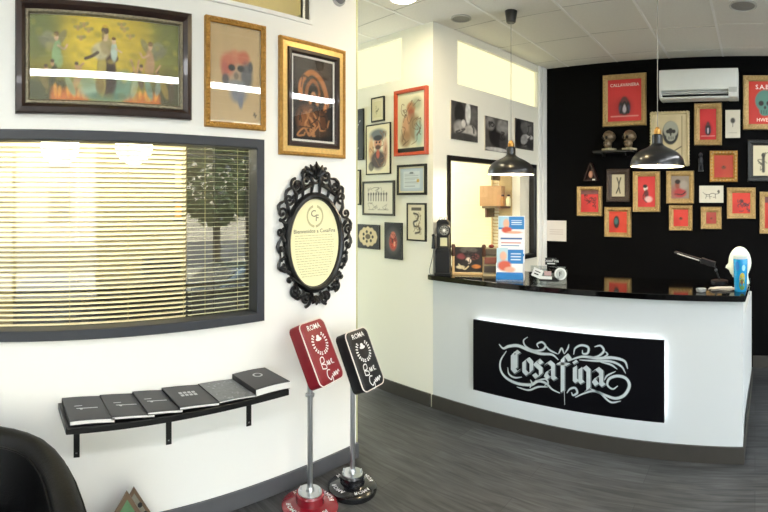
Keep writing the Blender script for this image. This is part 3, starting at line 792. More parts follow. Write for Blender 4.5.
def album(i, y, th_, wy, lift, label, cover, kind):
    t = thing('album', label, 'album', (-2.21+.125, y, SZ+.001), 0, 'albums and magazines laid on the wall shelf')
    # local: x out from wall, y along; slightly arched over its neighbour
    n = 6; depth = .236
    def strip(mb, z0, z1, m, inset=0, x1=None):
        vs = []
        for k in range(n+1):
            q = k/n; yy_ = -wy/2+inset+q*(wy-2*inset); zl = lift*(1-q)**1.5 + .004*sin(pi*q)
            for x in (-depth/2+inset, depth/2-inset):
                for z in (z0, z1): vs.append((x, yy_, z+zl))
        fs = []
        for k in range(n):
            a = 4*k; fs += [(a+1, a+3, a+7, a+5), (a, a+4, a+6, a+2), (a, a+1, a+5, a+4), (a+2, a+6, a+7, a+3)]
        fs += [(0, 2, 3, 1), (4*n, 4*n+1, 4*n+3, 4*n+2)]
        mb.add(vs, fs, m)
    c = MB(); strip(c, th_-.003, th_, cover); strip(c, 0, .002, ALB2)
    c.box(-depth/2, depth/2, -wy/2-.0015, -wy/2, lift, th_+lift, ALB2); c.build('cover', t)
    p = MB(); strip(p, .002, th_-.003, PAGES, .0015); p.build('pages', t)
    pr = MB(); zt = th_+.0012
    def zl(y_): q = (y_+wy/2)/wy; return zt+lift*(1-q)**1.5+.004*sin(pi*q)
    if kind == 'line':
        for a, b, x0, x1 in ((-.05, .045, .005, .012), (-.055, -.02, -.02, -.014)): pr.add([(x0, a, zl(a)), (x1, a, zl(a)), (x1, b, zl(b)), (x0, b, zl(b))], [(0, 1, 2, 3)], LT)
        pr.sph((.015, -.03, zl(-.03)), (.009, .007, .001), LT, 8)
    elif kind == 'logo':
        for r_ in range(2):
            for k in range(4):
                a = -.045+k*.022; pr.box(-.035+r_*.028, -.015+r_*.028, a, a+.015, zl(a), zl(a)+.0006, LT)
    elif kind == 'crest':
        pr.lathe([(.026, 0), (.026, .0006)], (-.03, 0, zl(0)), LT, 20)
        pr.lathe([(.017, 0), (.017, .0006)], (-.03, 0, zl(0)+.0006), ALB, 20)
    else:
        rr = random.Random(5)
        for _ in range(34):
            a = rr.uniform(-wy*.4, wy*.4); x = rr.uniform(-.11, .11)
            pr.box(x, x+rr.uniform(.006, .02), a, a+rr.uniform(.003, .012), zl(a), zl(a)+.0005, mat('dim_cover_print', '#8e9295', .5))
    pr.build('cover_print', t, smooth=False)
alb = [(70, 115, .020, .004, 'leftmost charcoal album with a thin white title on the wall shelf', ALB, 'line'),
       (112, 155, .014, .012, 'second album from the left overlapping the first, white title line', ALB, 'line'),
       (148, 183, .014, .012, 'third album from the left with white title line, middle of the shelf', ALB, 'line'),
       (180, 219.5, .014, .012, 'charcoal magazine with a bold white block logo, fourth on the shelf', ALB, 'logo'),
       (219.5, 257, .010, .008, 'mid grey patterned magazine beside the thick album', GREYC, 'pattern'),
       (256, 290, .036, .0, 'thick charcoal album with round crest at the right end of the shelf', ALB, 'crest')]
for i, (p0, p1, th_, lift, lab, cv, kd) in enumerate(alb):
    PLm = Plane(-1.967, 0, pi/2)
    a = PLm.loc(p0, 400)[0]; b = PLm.loc(p1, 400)[0]
    zoff = [0, .0, .0, .0, .0, .0][i]
    album(i, (a+b)/2, th_, b-a, lift, lab, cv, kd)
    
# ------------------------------------------------------------------ padded information stands
def stand(name, label, base, hc, col, R_, padw, padh, tilt, yaw, group, top_z):
    t = thing(name, label, 'stand', (base[0], base[1], 0), 0, group)
    PLAS = mat('glossy_'+hc, col, .22, coat=.5, var=.06); PAD = mat('padded_vinyl_'+hc, col, .38, var=.08, scale=40)
    MB().lathe([(R_*.98, 0), (R_, .012), (R_*.99, .026), (R_*.9, .036), (R_*.62, .040), (R_*.5, .046), (R_*.5, .085), (R_*.46, .092), (0.001, .092)], (0, 0, 0), PLAS, 48).build('base', t)
    WT = mat('white_print', '#dfe0e2', .5)
    mb = MB()
    for txt, a0 in (('ROMA', -95), ('ROMA', -10), ('ROMA', 80), ('ROMA', 170)):
        vs, fs = text_geo(txt, .01); s_ = .034
        out = []
        for x, y, _ in vs:
            rr = R_*.76+(y-.35)*s_; aa = radians(a0)+x*s_/(R_*.76); out.append((rr*cos(aa), rr*sin(aa), .0395+(R_*.9-rr)*.0+.001))
        mb.add(out, fs, WT)
    mb.build('rim_lettering', t, smooth=False)
    MB().lathe([(R_*.42, .092), (R_*.42, .097), (.022, .098), (.02, .112), (.015, .118)], (0, 0, 0), STEEL, 32).build('flange', t)
    for k in range(4):
        a = pi/4+k*pi/2; MB().lathe([(.0055, .097), (.0055, .112), (.003, .118)], (.048*cos(a), .048*sin(a), 0), STEEL, 12).build('bolt', t)
    MB().cyl((0, 0, .1), (0, 0, top_z-.13), .014, STEEL, 20).build('pole', t)
    if hc == 'red': MB().lathe([(.014, 0), (.024, .002), (.024, .014), (.014, .016)], (0, 0, .585), STEEL, 20).build('collar', t)
    # padded head, local frame: X = face normal tilt, Y width, Z height
    th_ = .085
    M = Matrix.Translation((.025, .025 if hc == 'red' else .035, top_z-.13)) @ Matrix.Rotation(yaw, 4, 'Z') @ Matrix.Rotation(radians(-tilt), 4, 'Y')
    def rr_poly(hw, hh_, r_, n=6):
        out = []
        for cx_, cz_, a0 in ((hw-r_, hh_-r_, 0), (-hw+r_, hh_-r_, 90), (-hw+r_, -hh_+r_, 180), (hw-r_, -hh_+r_, 270)):
            for k in range(n+1): a = radians(a0+90*k/n); out.append((cx_+r_*cos(a), cz_+r_*sin(a)))
        return out
    layers = [(-.045, -.012), (-.040, 0), (.032, 0), (.040, -.006), (.043, -.02)]
    mb = MB(); rings = []
    for x, gr in layers:
        rings.append([(x, a, b) for a, b in rr_poly(padw/2+gr, padh/2+gr, .03)])
    vs = sum(rings, []); N_ = len(rings[0]); fs = []
    for i in range(len(rings)-1):
        for k in range(N_): fs.append((i*N_+k, i*N_+(k+1) % N_, (i+1)*N_+(k+1) % N_, (i+1)*N_+k))
    fs.append(tuple(range(N_-1, -1, -1))); fs.append(tuple((len(rings)-1)*N_+k for k in range(N_)))
    mb.add(vs, fs, PAD, M); hd = mb.build('padded_head', t, ang=50)
    mb = MB(); P = [(.0345, a, b) for a, b in rr_poly(padw/2-.0005, padh/2-.0005, .03)]; P.append(P[0]); P.append(P[1])
    mb.tube(P, .0032, mat('white_piping', '#e6dcd4', .5), 6, M); mb.build('piping', hd)
    # print on the face: local (y, z) at x = .0445; text reads left-to-right along +y
    mb = MB(); xf = .0445
    def put(txt, y, z, s_, sk=0.):
        vs, fs = text_geo(txt, .012); mb.add([(xf, y+a*s_+sk*(b-.3)*s_, z+(b-.35)*s_) for a, b, _ in vs], fs, WT, M)
    put('ROMA', -.004, padh*.40, .038)
    for q in (-1, 1):
        for k in range(9):
            a = radians(-78+k*16); cy, cz_ = q*.058*cos(a), padh*.13+.058*sin(a)
            mb.sph((xf, cy, cz_), (.0008, .0075, .0048), WT, 6, M)
            mb.sph((xf, cy*.84, padh*.13+.048*sin(a)), (.0008, .006, .004), WT, 6, M)
    mb.sph((xf, 0, padh*.19), (.0008, .024, .009), WT, 12, M); mb.sph((xf, 0, padh*.22), (.0008, .013, .013), WT, 12, M)
    mb.build('face_print', hd, smooth=False)
    mb = MB()
    def scr(P, wdt=.0055):
        P = smooth_pts(P, 5); n_ = len(P); vs = []
        for i, p in enumerate(P):
            tt = P[min(i+1, n_-1)]-P[max(i-1, 0)]; tt = tt/(np.linalg.norm(tt)+1e-9)
            vs += [(xf, p[0]-tt[1]*wdt/2, p[1]+tt[0]*wdt/2), (xf, p[0]+tt[1]*wdt/2, p[1]-tt[0]*wdt/2)]
        mb.add(vs, [(2*i, 2*i+1, 2*i+3, 2*i+2) for i in range(n_-1)], WT, M)
    zb = -padh*.20
    scr([(-.05, zb-.02), (-.045, zb+.03), (-.02, zb+.035), (-.02, zb+.012), (-.045, zb+.006), (-.018, zb-.004), (-.02, zb-.022), (-.048, zb-.018)])
    scr([(-.005, zb-.01), (.0, zb+.01), (.008, zb-.01), (.016, zb+.01), (.018, zb-.012)]); scr([(.035, zb-.012), (.03, zb+.008), (.042, zb+.012), (.034, zb-.004), (.052, zb-.012)], .004)
    zb -= .062
    scr([(.0, zb+.028), (-.022, zb+.03), (-.034, zb+.005), (-.018, zb-.018), (.0, zb-.004), (-.004, zb-.03), (-.026, zb-.034)])
    scr([(.008, zb+.006), (.014, zb-.008), (.024, zb+.01), (.028, zb-.008), (.04, zb+.01), (.044, zb-.008), (.058, zb+.012), (.064, zb+.0)])
    mb.build('script_print', hd, smooth=False)
    return t
stand('padded_stand', 'red padded ROMA stand on a steel pole with round red base', (-1.99, 1.517), 'red', '#7c1220', .148, .205, .32, 27, .26, 'padded stands by the partition', .94)
stand('padded_stand', 'black padded ROMA stand on a steel pole with round black base', (-1.975, 1.80), 'black', '#101114', .136, .195, .32, 25, .18, 'padded stands by the partition', .845)

# ------------------------------------------------------------------ tub armchairs
def armchair(label, loc, rz, m, group=None):
    t = thing('armchair', label, 'armchair', loc, rz, group)
    # local: faces +x, back at -x
    hw, dp = .37, .36
    path = []
    for k in range(29):
        q = -1+2*k/28; s_ = abs(q)
        a = q*pi/2*1.0
        if s_ < .62: ang_ = q/.62*pi/2; x = -.02-dp*cos(ang_)**.8; y = hw*np.sign(sin(ang_))*abs(sin(ang_))**.75
        else: x = -.02+(s_-.62)/.38*.34; y = hw*np.sign(q)
        zt = .70-.02*s_-.12*max(0, s_-.35)**1.2*1.6
        path.append((x, y, zt))
    mb = MB(); rings = []
    sect = []                                   # cross-section (across, height fraction)
    for i, (x, y, zt) in enumerate(path):
        p0 = Vector(path[max(i-1, 0)][:2]); p1 = Vector(path[min(i+1, 28)][:2]); tt = (p1-p0).normalized(); nn = Vector((tt.y, -tt.x))
        T = .055; ring = []
        for ax, az in ((-T, .12), (-T, zt-.05), (-T*.8, zt-.018), (-T*.4, zt-.002), (0, zt+.004), (T*.4, zt-.002), (T*.8, zt-.018), (T, zt-.05), (T*.95, .12)):
            ring.append((x+nn.x*ax, y+nn.y*ax, az))
        rings.append(ring)
    R_ = len(rings[0]); vs = sum(rings, []); fs = []
    for i in range(28):
        for k in range(R_): fs.append((i*R_+k, i*R_+(k+1) % R_, (i+1)*R_+(k+1) % R_, (i+1)*R_+k))
    fs.append(tuple(range(R_))); fs.append(tuple(28*R_+k for k in range(R_-1, -1, -1)))
    mb.add(vs, fs, m); sh = mb.build('shell', t, ang=50)
    P = [(rings[i][7][0], rings[i][7][1], rings[i][7][2]+.006) for i in range(29)]
    mb = MB().tube(P, .0045, m, 6); P = [(rings[i][1][0], rings[i][1][1], rings[i][1][2]+.006) for i in range(29)]
    mb.tube(P, .0045, m, 6); mb.build('piping', sh)
    mb = MB().box(-.26, .33, -.31, .31, .30, .44, m); mb.build('seat_cushion', t, bevel=.03)
    MB().box(-.3, .30, -.32, .32, .12, .30, m).build('base', t, bevel=.01)
    for sx in (-.22, .24):
        for sy in (-.26, .26): MB().cyl((sx, sy, 0), (sx, sy, .125), .018, mat('dark_chair_leg', '#1c1a18', .4), 12, .024).build('leg', t)
    return t
armchair('black leather tub armchair against the white partition below the shelf', (-1.545, -.135, 0), radians(4), LEATHER)
t = thing('office_chair', 'dark grey office chair with curved backrest behind the blind slats', 'chair', (-2.82, .30, 0), radians(10))
OG = mat('grey_upholstery', '#3c3d42', .7, var=.2, scale=90)
mb = MB().sph((0, 0, .93), (.05, .21, .25), OG, 24, fn=lambda d: Vector((d.x-.9*abs(d.y)**2*-1, max(-.95, min(.95, d.y*1.15)), max(-.9, min(.9, d.z*1.1))))); mb.build('backrest', t)
MB().box(-.24, .24, -.25, .25, .44, .53, OG).build('seat', t, bevel=.03)
for q in (-1, 1): MB().tube([(-.05, q*.2, .5), (-.02, q*.3, .62), (.05, q*.3, .70), (-.12, q*.3, .72), (-.2, q*.28, .6)], .018, BLACK, 8).build('armrest', t)
MB().cyl((0, 0, .06), (0, 0, .45), .028, CHROME, 16).build('post', t)
mb = MB()
for k in range(5): a = 2*pi*k/5; mb.tube([(0, 0, .1), (.28*cos(a), .28*sin(a), .06)], [.025, .016], BLACK, 8); mb.sph((.28*cos(a), .28*sin(a), .03), .03, BLACK, 10)
mb.build('castor_base', t)

# ------------------------------------------------------------------ triangular cards by the armchair
def tri_card(label, px, py, col, dxy, seed):
    dx, dy = ray(px); tt = 2.0/abs(dx) if 0 else (2.02+dxy)/abs(dx); pos = (dx*tt, dy*tt); ztop = EYE+(Y0-py)/F*tt
    t = thing('triangular_card', label, 'card', (pos[0], pos[1], 0), pi/2-.12, 'pointed display cards on the floor')
    h_ = ztop; b = h_*.62
    c = MB().prism([(-b, 0), (b, 0), (0, h_)], -.006, .006, mat('card_edge_'+str(seed), '#6e5a48', .6), 'y'); c.build('board', t, smooth=False)
    p = MB(); k = .88; G = mat('card_print_'+str(seed), col, .5, var=.4, scale=25)
    p.add([(-b*k, -.0066, .01), (b*k, -.0066, .01), (0, -.0066, h_*k+.01)], [(0, 1, 2)], G)
    p.add([(-b*.35, -.0069, .08), (b*.3, -.0069, .09), (0, -.0069, h_*.72)], [(0, 1, 2)], mat('card_patch_'+str(seed), '#b0543e' if seed == 1 else '#cfcfc4', .5, var=.3, scale=40))
    for q in range(5): p.sph((b*(.15+q*.14), -.0069, h_*(.72-q*.145)), (.012, .0006, .014), mat('card_dark_mark', '#26282a', .5), 6)
    p.build('print', t, smooth=False)
tri_card('front green printed triangular card standing on the floor by the wall', 127, 491, '#5f8a63', -.03, 1)
tri_card('darker triangular card leaning just behind the green one', 134, 487, '#8b8d80', .10, 2)

# ------------------------------------------------------------------ small frames on the corridor wall
thinb = [(0, .016), (.012, .016), (.013, .008)]
def art_chalk(w_, h_): return scribble(Art(w_, h_, .01, '#17191c').rect(.1, .9, .1, .9, '#20262a'), '#cfd0cc', 11, 8, .01)
def art_small(w_, h_): return scribble(Art(w_, h_, .008, '#cfc7a4'), '#77725c', 12, 6, .02, (.25, .75, .25, .8))
def art_portrait(w_, h_):
    a = Art(w_, h_, .006, '#e0d8ba'); a.blob(.5, .8, .35, .12, '#4c5a66', .9, soft=.5).blob(.2, .5, .12, .25, '#c98a4a', .7, soft=.7).blob(.82, .45, .1, .25, '#b85a3e', .6, soft=.7)
    a.blob(.5, .62, .17, .14, '#c98f70', soft=.3).blob(.5, .73, .2, .06, '#2a2a30', soft=.4).blob(.44, .64, .04, .02, '#1b1b20').blob(.57, .64, .04, .02, '#1b1b20').blob(.5, .54, .12, .05, '#4a2d22', soft=.5)
    a.blob(.5, .28, .32, .2, '#4a3b38', soft=.4).blob(.5, .4, .07, .09, '#b5553c', soft=.4).blob(.2, .15, .12, .1, '#2c2622', .8)
    return scribble(a, '#7a5a40', 3, 9, .014)
def art_orangef(w_, h_):
    a = Art(w_, h_, .006, '#d9d6bc'); a.blob(.5, .5, .42, .4, '#a9a487', .6, soft=.8).blob(.5, .74, .16, .1, '#a8704e', soft=.4).blob(.5, .62, .13, .12, '#8a4a34', .9, soft=.5)
    a.blob(.35, .42, .18, .2, '#b98a68', .9, soft=.5).blob(.62, .4, .2, .22, '#7f6a4e', .9, soft=.5).blob(.78, .3, .14, .2, '#8eb0a8', .8, soft=.6).blob(.3, .22, .2, .14, '#8a6a4a', .8, soft=.5)
    a.blob(.7, .8, .18, .1, '#6a7a66', .6, soft=.8).rect(0, 1, 0, .07, '#1c1a18')
    return scribble(a, '#5a4434', 21, 12, .012, (.15, .85, .12, .85))
def art_group(w_, h_):
    a = Art(w_, h_, .006, '#d8d3c4')
    for k in range(8): a.line([(.16+k*.09, .42), (.16+k*.09, .6)], .028, '#6e6a66', .9); a.blob(.16+k*.09, .64, .03, .05, '#55524e')
    scribble(a, '#7b766c', 31, 5, .01, (.15, .85, .72, .85)); return scribble(a, '#8a857a', 32, 6, .01, (.15, .85, .12, .34))
def art_cert(w_, h_):
    a = Art(w_, h_, .006, '#aebcc6'); a.rect(.14, .86, .14, .86, '#c3cdd0')
    for k in range(7): a.line([(.2, .76-k*.09), (.8 if k % 3 else .65, .76-k*.09)], .012, '#77828a', .8)
    return a.blob(.78, .45, .06, .08, '#c4a04a').blob(.5, .8, .1, .03, '#5a656c')
def art_ornB(w_, h_):
    a = Art(w_, h_, .005, '#17140f'); a.blob(.5, .5, .42, .4, '#d3c196', soft=.12)
    for k in range(12): q = 2*pi*k/12; a.blob(.5+.36*cos(q), .5+.36*sin(q), .07, .09, '#d3c196', soft=.3)
    for k in range(7): q = 2*pi*k/7; a.blob(.5+.22*cos(q), .5+.22*sin(q), .05, .07, '#221c12', soft=.3)
    return a.blob(.5, .5, .12, .12, '#5a4c30')
def art_red(w_, h_):
    a = Art(w_, h_, .006, '#1e1e20'); a.blob(.5, .5, .35, .3, '#6d6a68', .7, soft=.9).blob(.5, .46, .22, .22, '#c2452f', soft=.5).blob(.5, .66, .14, .1, '#d0735a', soft=.5)
    a.blob(.45, .5, .05, .08, '#5a1c18').blob(.58, .42, .05, .08, '#f0b090', .8); return scribble(a, '#3a1a18', 8, 6, .012, (.3, .7, .25, .7))
def art_fish(w_, h_):
    a = Art(w_, h_, .006, '#d6cfb4').rect(.2, .8, .82, .92, '#5a564a')
    a.line([(.35, .75), (.6, .7), (.55, .55), (.35, .5), (.4, .38), (.65, .36), (.7, .22), (.45, .18)], .05, '#3a3a36')
    return scribble(a, '#7c6a4a', 15, 8, .014, (.2, .8, .15, .78))
cw = [(350, 364.5, 110, 160.5, BLACK, art_chalk, 'black chalk style print in black frame, half behind the partition edge, upper', thinb, .0),
      (372.3, 385.2, 97.3, 121.8, BLACK, art_small, 'smallest black framed beige print, top of the corridor wall', thinb, .02),
      (367, 391.4, 124, 174.5, BLACK, art_portrait, 'colourful portrait of a moustached man in a thin black frame', [(0, .014), (.009, .014), (.01, .008)], .0),
      (396.2, 428.8, 89, 155.5, mat('orange_red_frame', '#b5482a', .45, var=.15), art_orangef, 'large orange red frame with sketched figures, highest on the corridor wall', [(0, .03), (.004, .034), (.024, .03), (.028, .012)], .0),
      (352, 361.3, 170, 205, BLACK, art_small, 'narrow framed beige print cut off by the partition edge', thinb, .015),
      (363.7, 395.3, 181, 215.5, mat('grey_black_frame', '#3a3834', .4), art_group, 'wide charcoal frame with pencil drawing of a row of people', [(0, .018), (.016, .018), (.018, .008)], .0),
      (398.4, 427.3, 164.5, 195, BLACK, art_cert, 'thick black frame holding a pale blue certificate', [(0, .02), (.018, .02), (.02, .008)], .012),
      (357.8, 380.4, 224.5, 248.5, BLACK, art_ornB, 'black framed cream baroque ornament, lowest row by the partition', [(0, .012), (.006, .012), (.007, .008)], .0),
      (385.4, 403, 222.5, 259, BLACK, art_red, 'dark print with a glowing red figure, lowest on the corridor wall', [(0, .012), (.006, .012), (.007, .008)], .0),
      (407.8, 427, 203, 241, BLACK, art_fish, 'black framed beige print with curled dragon beside the wall corner', thinb, .0)]
for x0, x1, y0p, y1p, fm, ar, lab, pf, mw in cw:
    dz_ = 1.3 if x0 > 360 else 0
    hang(CW, 'framed_picture', lab, CW.rect(x0, x1, y0p+dz_*.6, y1p+dz_*.2, y0p-dz_*.6, y1p-dz_*.2), pf, fm, ar, matw=mw, matm=mat('beige_mat_board', '#d6cfb2', .8))

# ------------------------------------------------------------------ three photographs on the side wall
def photo(seed, cfg):
    def f(w_, h_):
        a = Art(w_, h_, .006, '#4a4846'); r_ = random.Random(seed)
        for u, v, ru, rv, c in cfg: a.blob(u, v, ru, rv, c, soft=.35)
        return scribble(a, '#181718', seed, 5, .025).noise(.3, seed, 12)
    return f
ph = [((450, 476.7), (100, 138.6, 106.5, 143), [(.3, .7, .18, .3, '#121214'), (.62, .75, .1, .3, '#d8d8d4'), (.85, .7, .12, .25, '#5c5a58'), (.3, .3, .2, .22, '#9a9894'), (.7, .25, .25, .18, '#b4b0aa'), (.5, .1, .5, .1, '#3a3836'), (.45, .45, .08, .1, '#d0ccc6')],
       'black and white salon photo, leftmost of three over the office window'),
      ((484.2, 507), (116, 150.5, 120.5, 153), [(.3, .55, .16, .35, '#0e0e10'), (.2, .8, .2, .2, '#7a7876'), (.75, .75, .25, .25, '#8b8986'), (.55, .35, .3, .25, '#17171a'), (.75, .3, .15, .3, '#3c3a3a'), (.5, .06, .5, .06, '#c0beba')],
       'black and white photo of a dark figure, middle of three over the office window'),
      ((514, 532.5), (117.5, 148, 123, 151), [(.2, .5, .2, .5, '#161618'), (.6, .75, .3, .2, '#6c6a68'), (.7, .45, .3, .08, '#c4c2be'), (.5, .3, .2, .18, '#a8a6a2'), (.8, .2, .2, .15, '#2a2a2c')],
       'black and white photo with pale diagonal shapes, behind the left lamp cord')]
for i, ((x0, x1), ys, cfg, lab) in enumerate(ph):
    hang(SW, 'photograph', lab, SW.rect(x0, x1, *ys), [], None, photo(40+i, cfg))

# ------------------------------------------------------------------ frames on the black wall
def poster(top=None, skullc=None, base='#c3262c', mark='#16161c', light_=None, body='figure', bottom=None):
    def f(w_, h_):
        a = Art(w_, h_, .007, base).blob(.5, .5, .7, .6, '#d8383a' if base == '#c3262c' else base, .6, soft=1).blob(.2, .25, .25, .3, '#a81c24', .5, soft=1)
        if body == 'figure':
            a.blob(.5, .33, .26, .24, '#a01c28', .7, soft=.6).blob(.5, .34, .18, .2, mark, soft=.35).blob(.38, .28, .05, .1, '#3c3c5c', .8, soft=.5).blob(.62, .28, .05, .1, '#3c3c5c', .8, soft=.5).blob(.5, .5, .1, .09, '#5a2a30', soft=.4).blob(.5, .3, .06, .1, '#c8c0cc', .8, soft=.5)
            a.line([(.38, .2), (.5, .46), (.62, .2)], .03, mark); a.line([(.1, .12), (.9, .12)], .02, '#e0a8a0', .8)
        elif body == 'skull': skull(a, .5, .5, .3, '#2b1c1e', light_ or '#4f7f72')
        elif body == 'panel': a.blob(.42, .5, .16, .3, mark, soft=.2).blob(.4, .55, .1, .16, '#2f6a70', .9, soft=.4)
        elif body == 'man': a.blob(.35, .62, .14, .22, '#8a4a38', soft=.4).blob(.36, .74, .16, .1, '#1c1414', soft=.4).blob(.5, .25, .34, .2, '#a83238', soft=.4).blob(.7, .6, .22, .2, '#a39a90', .8, soft=.6).line([(.2, .2), (.6, .18), (.8, .3)], .03, '#2a1416')
        elif body == 'dancer': a.blob(.45, .62, .12, .09, '#d9cfc4', soft=.3).blob(.42, .68, .13, .06, '#1b1416', soft=.4).blob(.5, .4, .12, .18, '#5a2228', soft=.4).blob(.62, .25, .22, .1, '#e6c4c0', .8, soft=.5).line([(.4, .5), (.3, .3), (.5, .15)], .03, '#2a1216')
        elif body == 'dots': a.blob(.5, .45, .12, .08, '#6a3a26', soft=.5).blob(.5, .5, .04, .04, '#2a1c14')
        elif body == 'tangle': scribble(a, '#231418', 17, 9, .025, (.2, .85, .15, .8)); a.rect(0, 1, .82, 1, '#4a4a4a', .8)
        elif body == 'crowd': scribble(a, '#2a2c38', 27, 9, .03, (.3, .95, .1, .65)); a.blob(.5, .6, .12, .1, '#2a2a30', .8)
        if top: a.text(top, .5, .87, .15 if len(top) < 8 else .105, '#f0e4dc')
        if bottom: a.text(bottom, .5, .1, .12, '#f0d8c8')
        return a
    return f
def art_skullink(w_, h_):
    a = Art(w_, h_, .006, '#c9bb96').noise(.08, 2, 6); a.blob(.52, .62, .24, .24, '#1f2326', soft=.12); skull(a, .53, .66, .2, '#101214', '#9a9c90').blob(.52, .66, .07, .06, '#17191b')
    a.line([(.15, .3), (.45, .2), (.85, .34)], .02, '#6b6350').line([(.25, .12), (.55, .22), (.75, .08)], .02, '#6b6350')
    return a.line([(.86, .04), (.86, .96)], .012, '#8a7c5c')
def art_card(w_, h_): return Art(w_, h_, .006, '#cfc9b8').blob(.5, .62, .16, .1, '#3c3a34', soft=.5).line([(.5, .5), (.5, .4)], .03, '#6a665a').line([(.2, .18), (.8, .18)], .015, '#a09a88')
def art_sketch(w_, h_): return Art(w_, h_, .005, '#d0ccbc').line([(.15, .62), (.25, .5), (.4, .48), (.55, .56), (.7, .5), (.85, .58)], .018, '#3a3833').line([(.3, .5), (.27, .25)], .018, '#3a3833').line([(.42, .48), (.44, .22)], .018, '#3a3833').line([(.66, .5), (.68, .24)], .018, '#3a3833').blob(.8, .66, .05, .09, '#55524a').line([(.3, .4), (.7, .3)], .012, '#55524a')
def art_bw(w_, h_):
    a = Art(w_, h_, .006, '#cfc6a8')
    for u in (.35, .6, .8): a.line([(u, .15), (u, .6)], .06, '#3b3a34'); a.blob(u, .68, .07, .08, '#2b2a26')
    return scribble(a, '#4a4638', 9, 4, .015)
def art_bug(w_, h_): return Art(w_, h_, .005, '#b9b096').line([(.35, .15), (.55, .5), (.4, .85)], .05, '#1e1c18').line([(.7, .85), (.55, .5), (.65, .15)], .05, '#1e1c18').line([(.5, .2), (.5, .8)], .02, '#5a5444')
gp = [(0, .022), (.006, .034), (.03, .03), (.042, .016)]
def gprof(fw): return [(0, .02), (fw*.12, .034), (fw*.6, .03), (fw*.9, .018), (fw, .012)]
bwl = [
    ('red CALLAVANERA poster in a gold frame, top left of the black wall', (603.3, 646.7, 74.5, 126.5), .045, GOLDP, poster('CALLAVANERA')),
    ('tall red poster with small dark figure in a gold frame right of the skull drawing', (694.3, 722, 103.4, 145.6), .048, GOLDP, poster()),
    ('large red poster with a green skull in a gold frame, right of the air conditioner', (743, 787, 76, 130), .048, GOLDP, poster('S.A.B.A', base='#c93a2a', body='skull', bottom='HWEST')),
    ('gold framed orange red print of a small head under the pale card', (709.8, 737.8, 150.8, 182), .038, GOLD, poster(base='#b5422e', body='dots')),
    ('gold framed red print with dark tangle and grey band, leftmost on the black wall', (577.6, 602.5, 186.3, 216), .036, GOLDP, poster(body='tangle')),
    ('gold framed orange red print with a teal window shape, lowest left of the black wall', (605, 631.5, 207, 237), .040, GOLDP, poster(base='#d0402c', body='panel')),
    ('tall gold framed red print of a dancer under the right hanging lamp', (633.2, 660.4, 171.4, 212), .044, GOLDP, poster(body='dancer')),
    ('gold framed print of a reclining man with grey sky under the right hanging lamp', (666.6, 694.2, 171, 203.5), .042, GOLDP, poster(base='#8a7f74', body='man')),
    ('small square gold frame with bright red print under the reclining man', (669.3, 692.7, 205, 230.6), .038, GOLDP, poster(base='#d23c34', body='dots')),
    ('smallest gold frame with brown red print under the white sketch', (701, 721.7, 206.8, 229), .045, GOLDP, poster(base='#a5423a', body='dots')),
    ('gold framed red print with dark crowd, second from the right edge', (727, 755.7, 187.5, 218.8), .045, GOLDP, poster(base='#cf3a2c', body='crowd')),
    ('tall gold framed red print at the right edge of the black wall', (759.5, 789, 191.6, 233.5), .045, GOLDP, poster(base='#c63a30', body='tangle')),
]
for lab, (x0, x1, ya, yb_), fw, fm, ar in bwl:
    hang(BW, 'framed_picture', lab, BW.rect(x0, x1, ya, yb_), gprof(fw*1.15), fm, ar, d=.012, cat='picture',
         beads=(.013, mat('worn_gold_bead', '#b59a66', .45, .4, var=.35, scale=60), fw*.5, .030))
hang(BW, 'skull_plaque', 'cream plaque with dark skull drawing behind the right hanging lamp', BW.rect(650.7, 689.5, 112, 166), [(0, .02), (.01, .03), (.022, .026), (.026, .012)],
     mat('aged_cream_frame', '#c3b48c', .6, var=.3, scale=30, bump=.6), art_skullink, beads=(.013, mat('aged_cream_frame', ''), .006, .02))
hang(BW, 'framed_picture', 'dark brown framed print of crossed shapes left of the red dancer', BW.rect(607, 630.3, 169, 202), gprof(.055), mat('dark_carved_frame', '#3a2a22', .4, var=.5, scale=50, bump=.8), art_bug, beads=(.009, mat('dark_carved_frame', ''), .02, .03))
hang(BW, 'framed_picture', 'black framed beige print of standing figures at the right edge', BW.rect(747.5, 788, 140, 181.5), gprof(.055), mat('black_silver_frame', '#1c1e1e', .35, var=.6, scale=60, bump=.8), art_bw)
hang(BW, 'wall_card', 'pale upright card with small emblem right of the tall red poster', BW.rect(725.5, 740.2, 110.2, 138), [], None, art_card, cat='card')
hang(BW, 'wall_card', 'white horizontal card with a thin ink sketch on the black wall', BW.rect(699.4, 723.5, 185.7, 202.7), [], None, art_sketch, cat='card')
def art_paper(w_, h_):
    a = Art(w_, h_, .007, '#ded8d2')
    for k in range(3): a.line([(.2, .55-k*.1), (.85, .55-k*.1)], .02, '#b9a9a2', .7)
    return a
hang(BW, 'notice', 'blank looking white notice on the black wall beside the white post', BW.rect(546.5, 566.5, 220.5, 241), [], None, art_paper, cat='notice')

# little dark ornament
u, z = BW.loc(701, 161)
t = thing('wall_ornament', 'small black figure ornament hanging beside the gold frame under the pale card', 'ornament', BW.world(u, z), 0)
mb = MB(); OM = mat('dark_bronze', '#23242a', .35, .3)
mb.sph((0, -.03, .055), (.02, .02, .024), OM, 12); mb.sph((0, -.03, .0), (.024, .02, .04), OM, 12); mb.cyl((-.012, -.03, -.03), (-.014, -.03, -.09), .010, OM, 10); mb.cyl((.012, -.03, -.03), (.016, -.03, -.09), .010, OM, 10); mb.box(-.025, .025, -.045, 0, -.1, -.088, OM)
mb.build('figure', t)

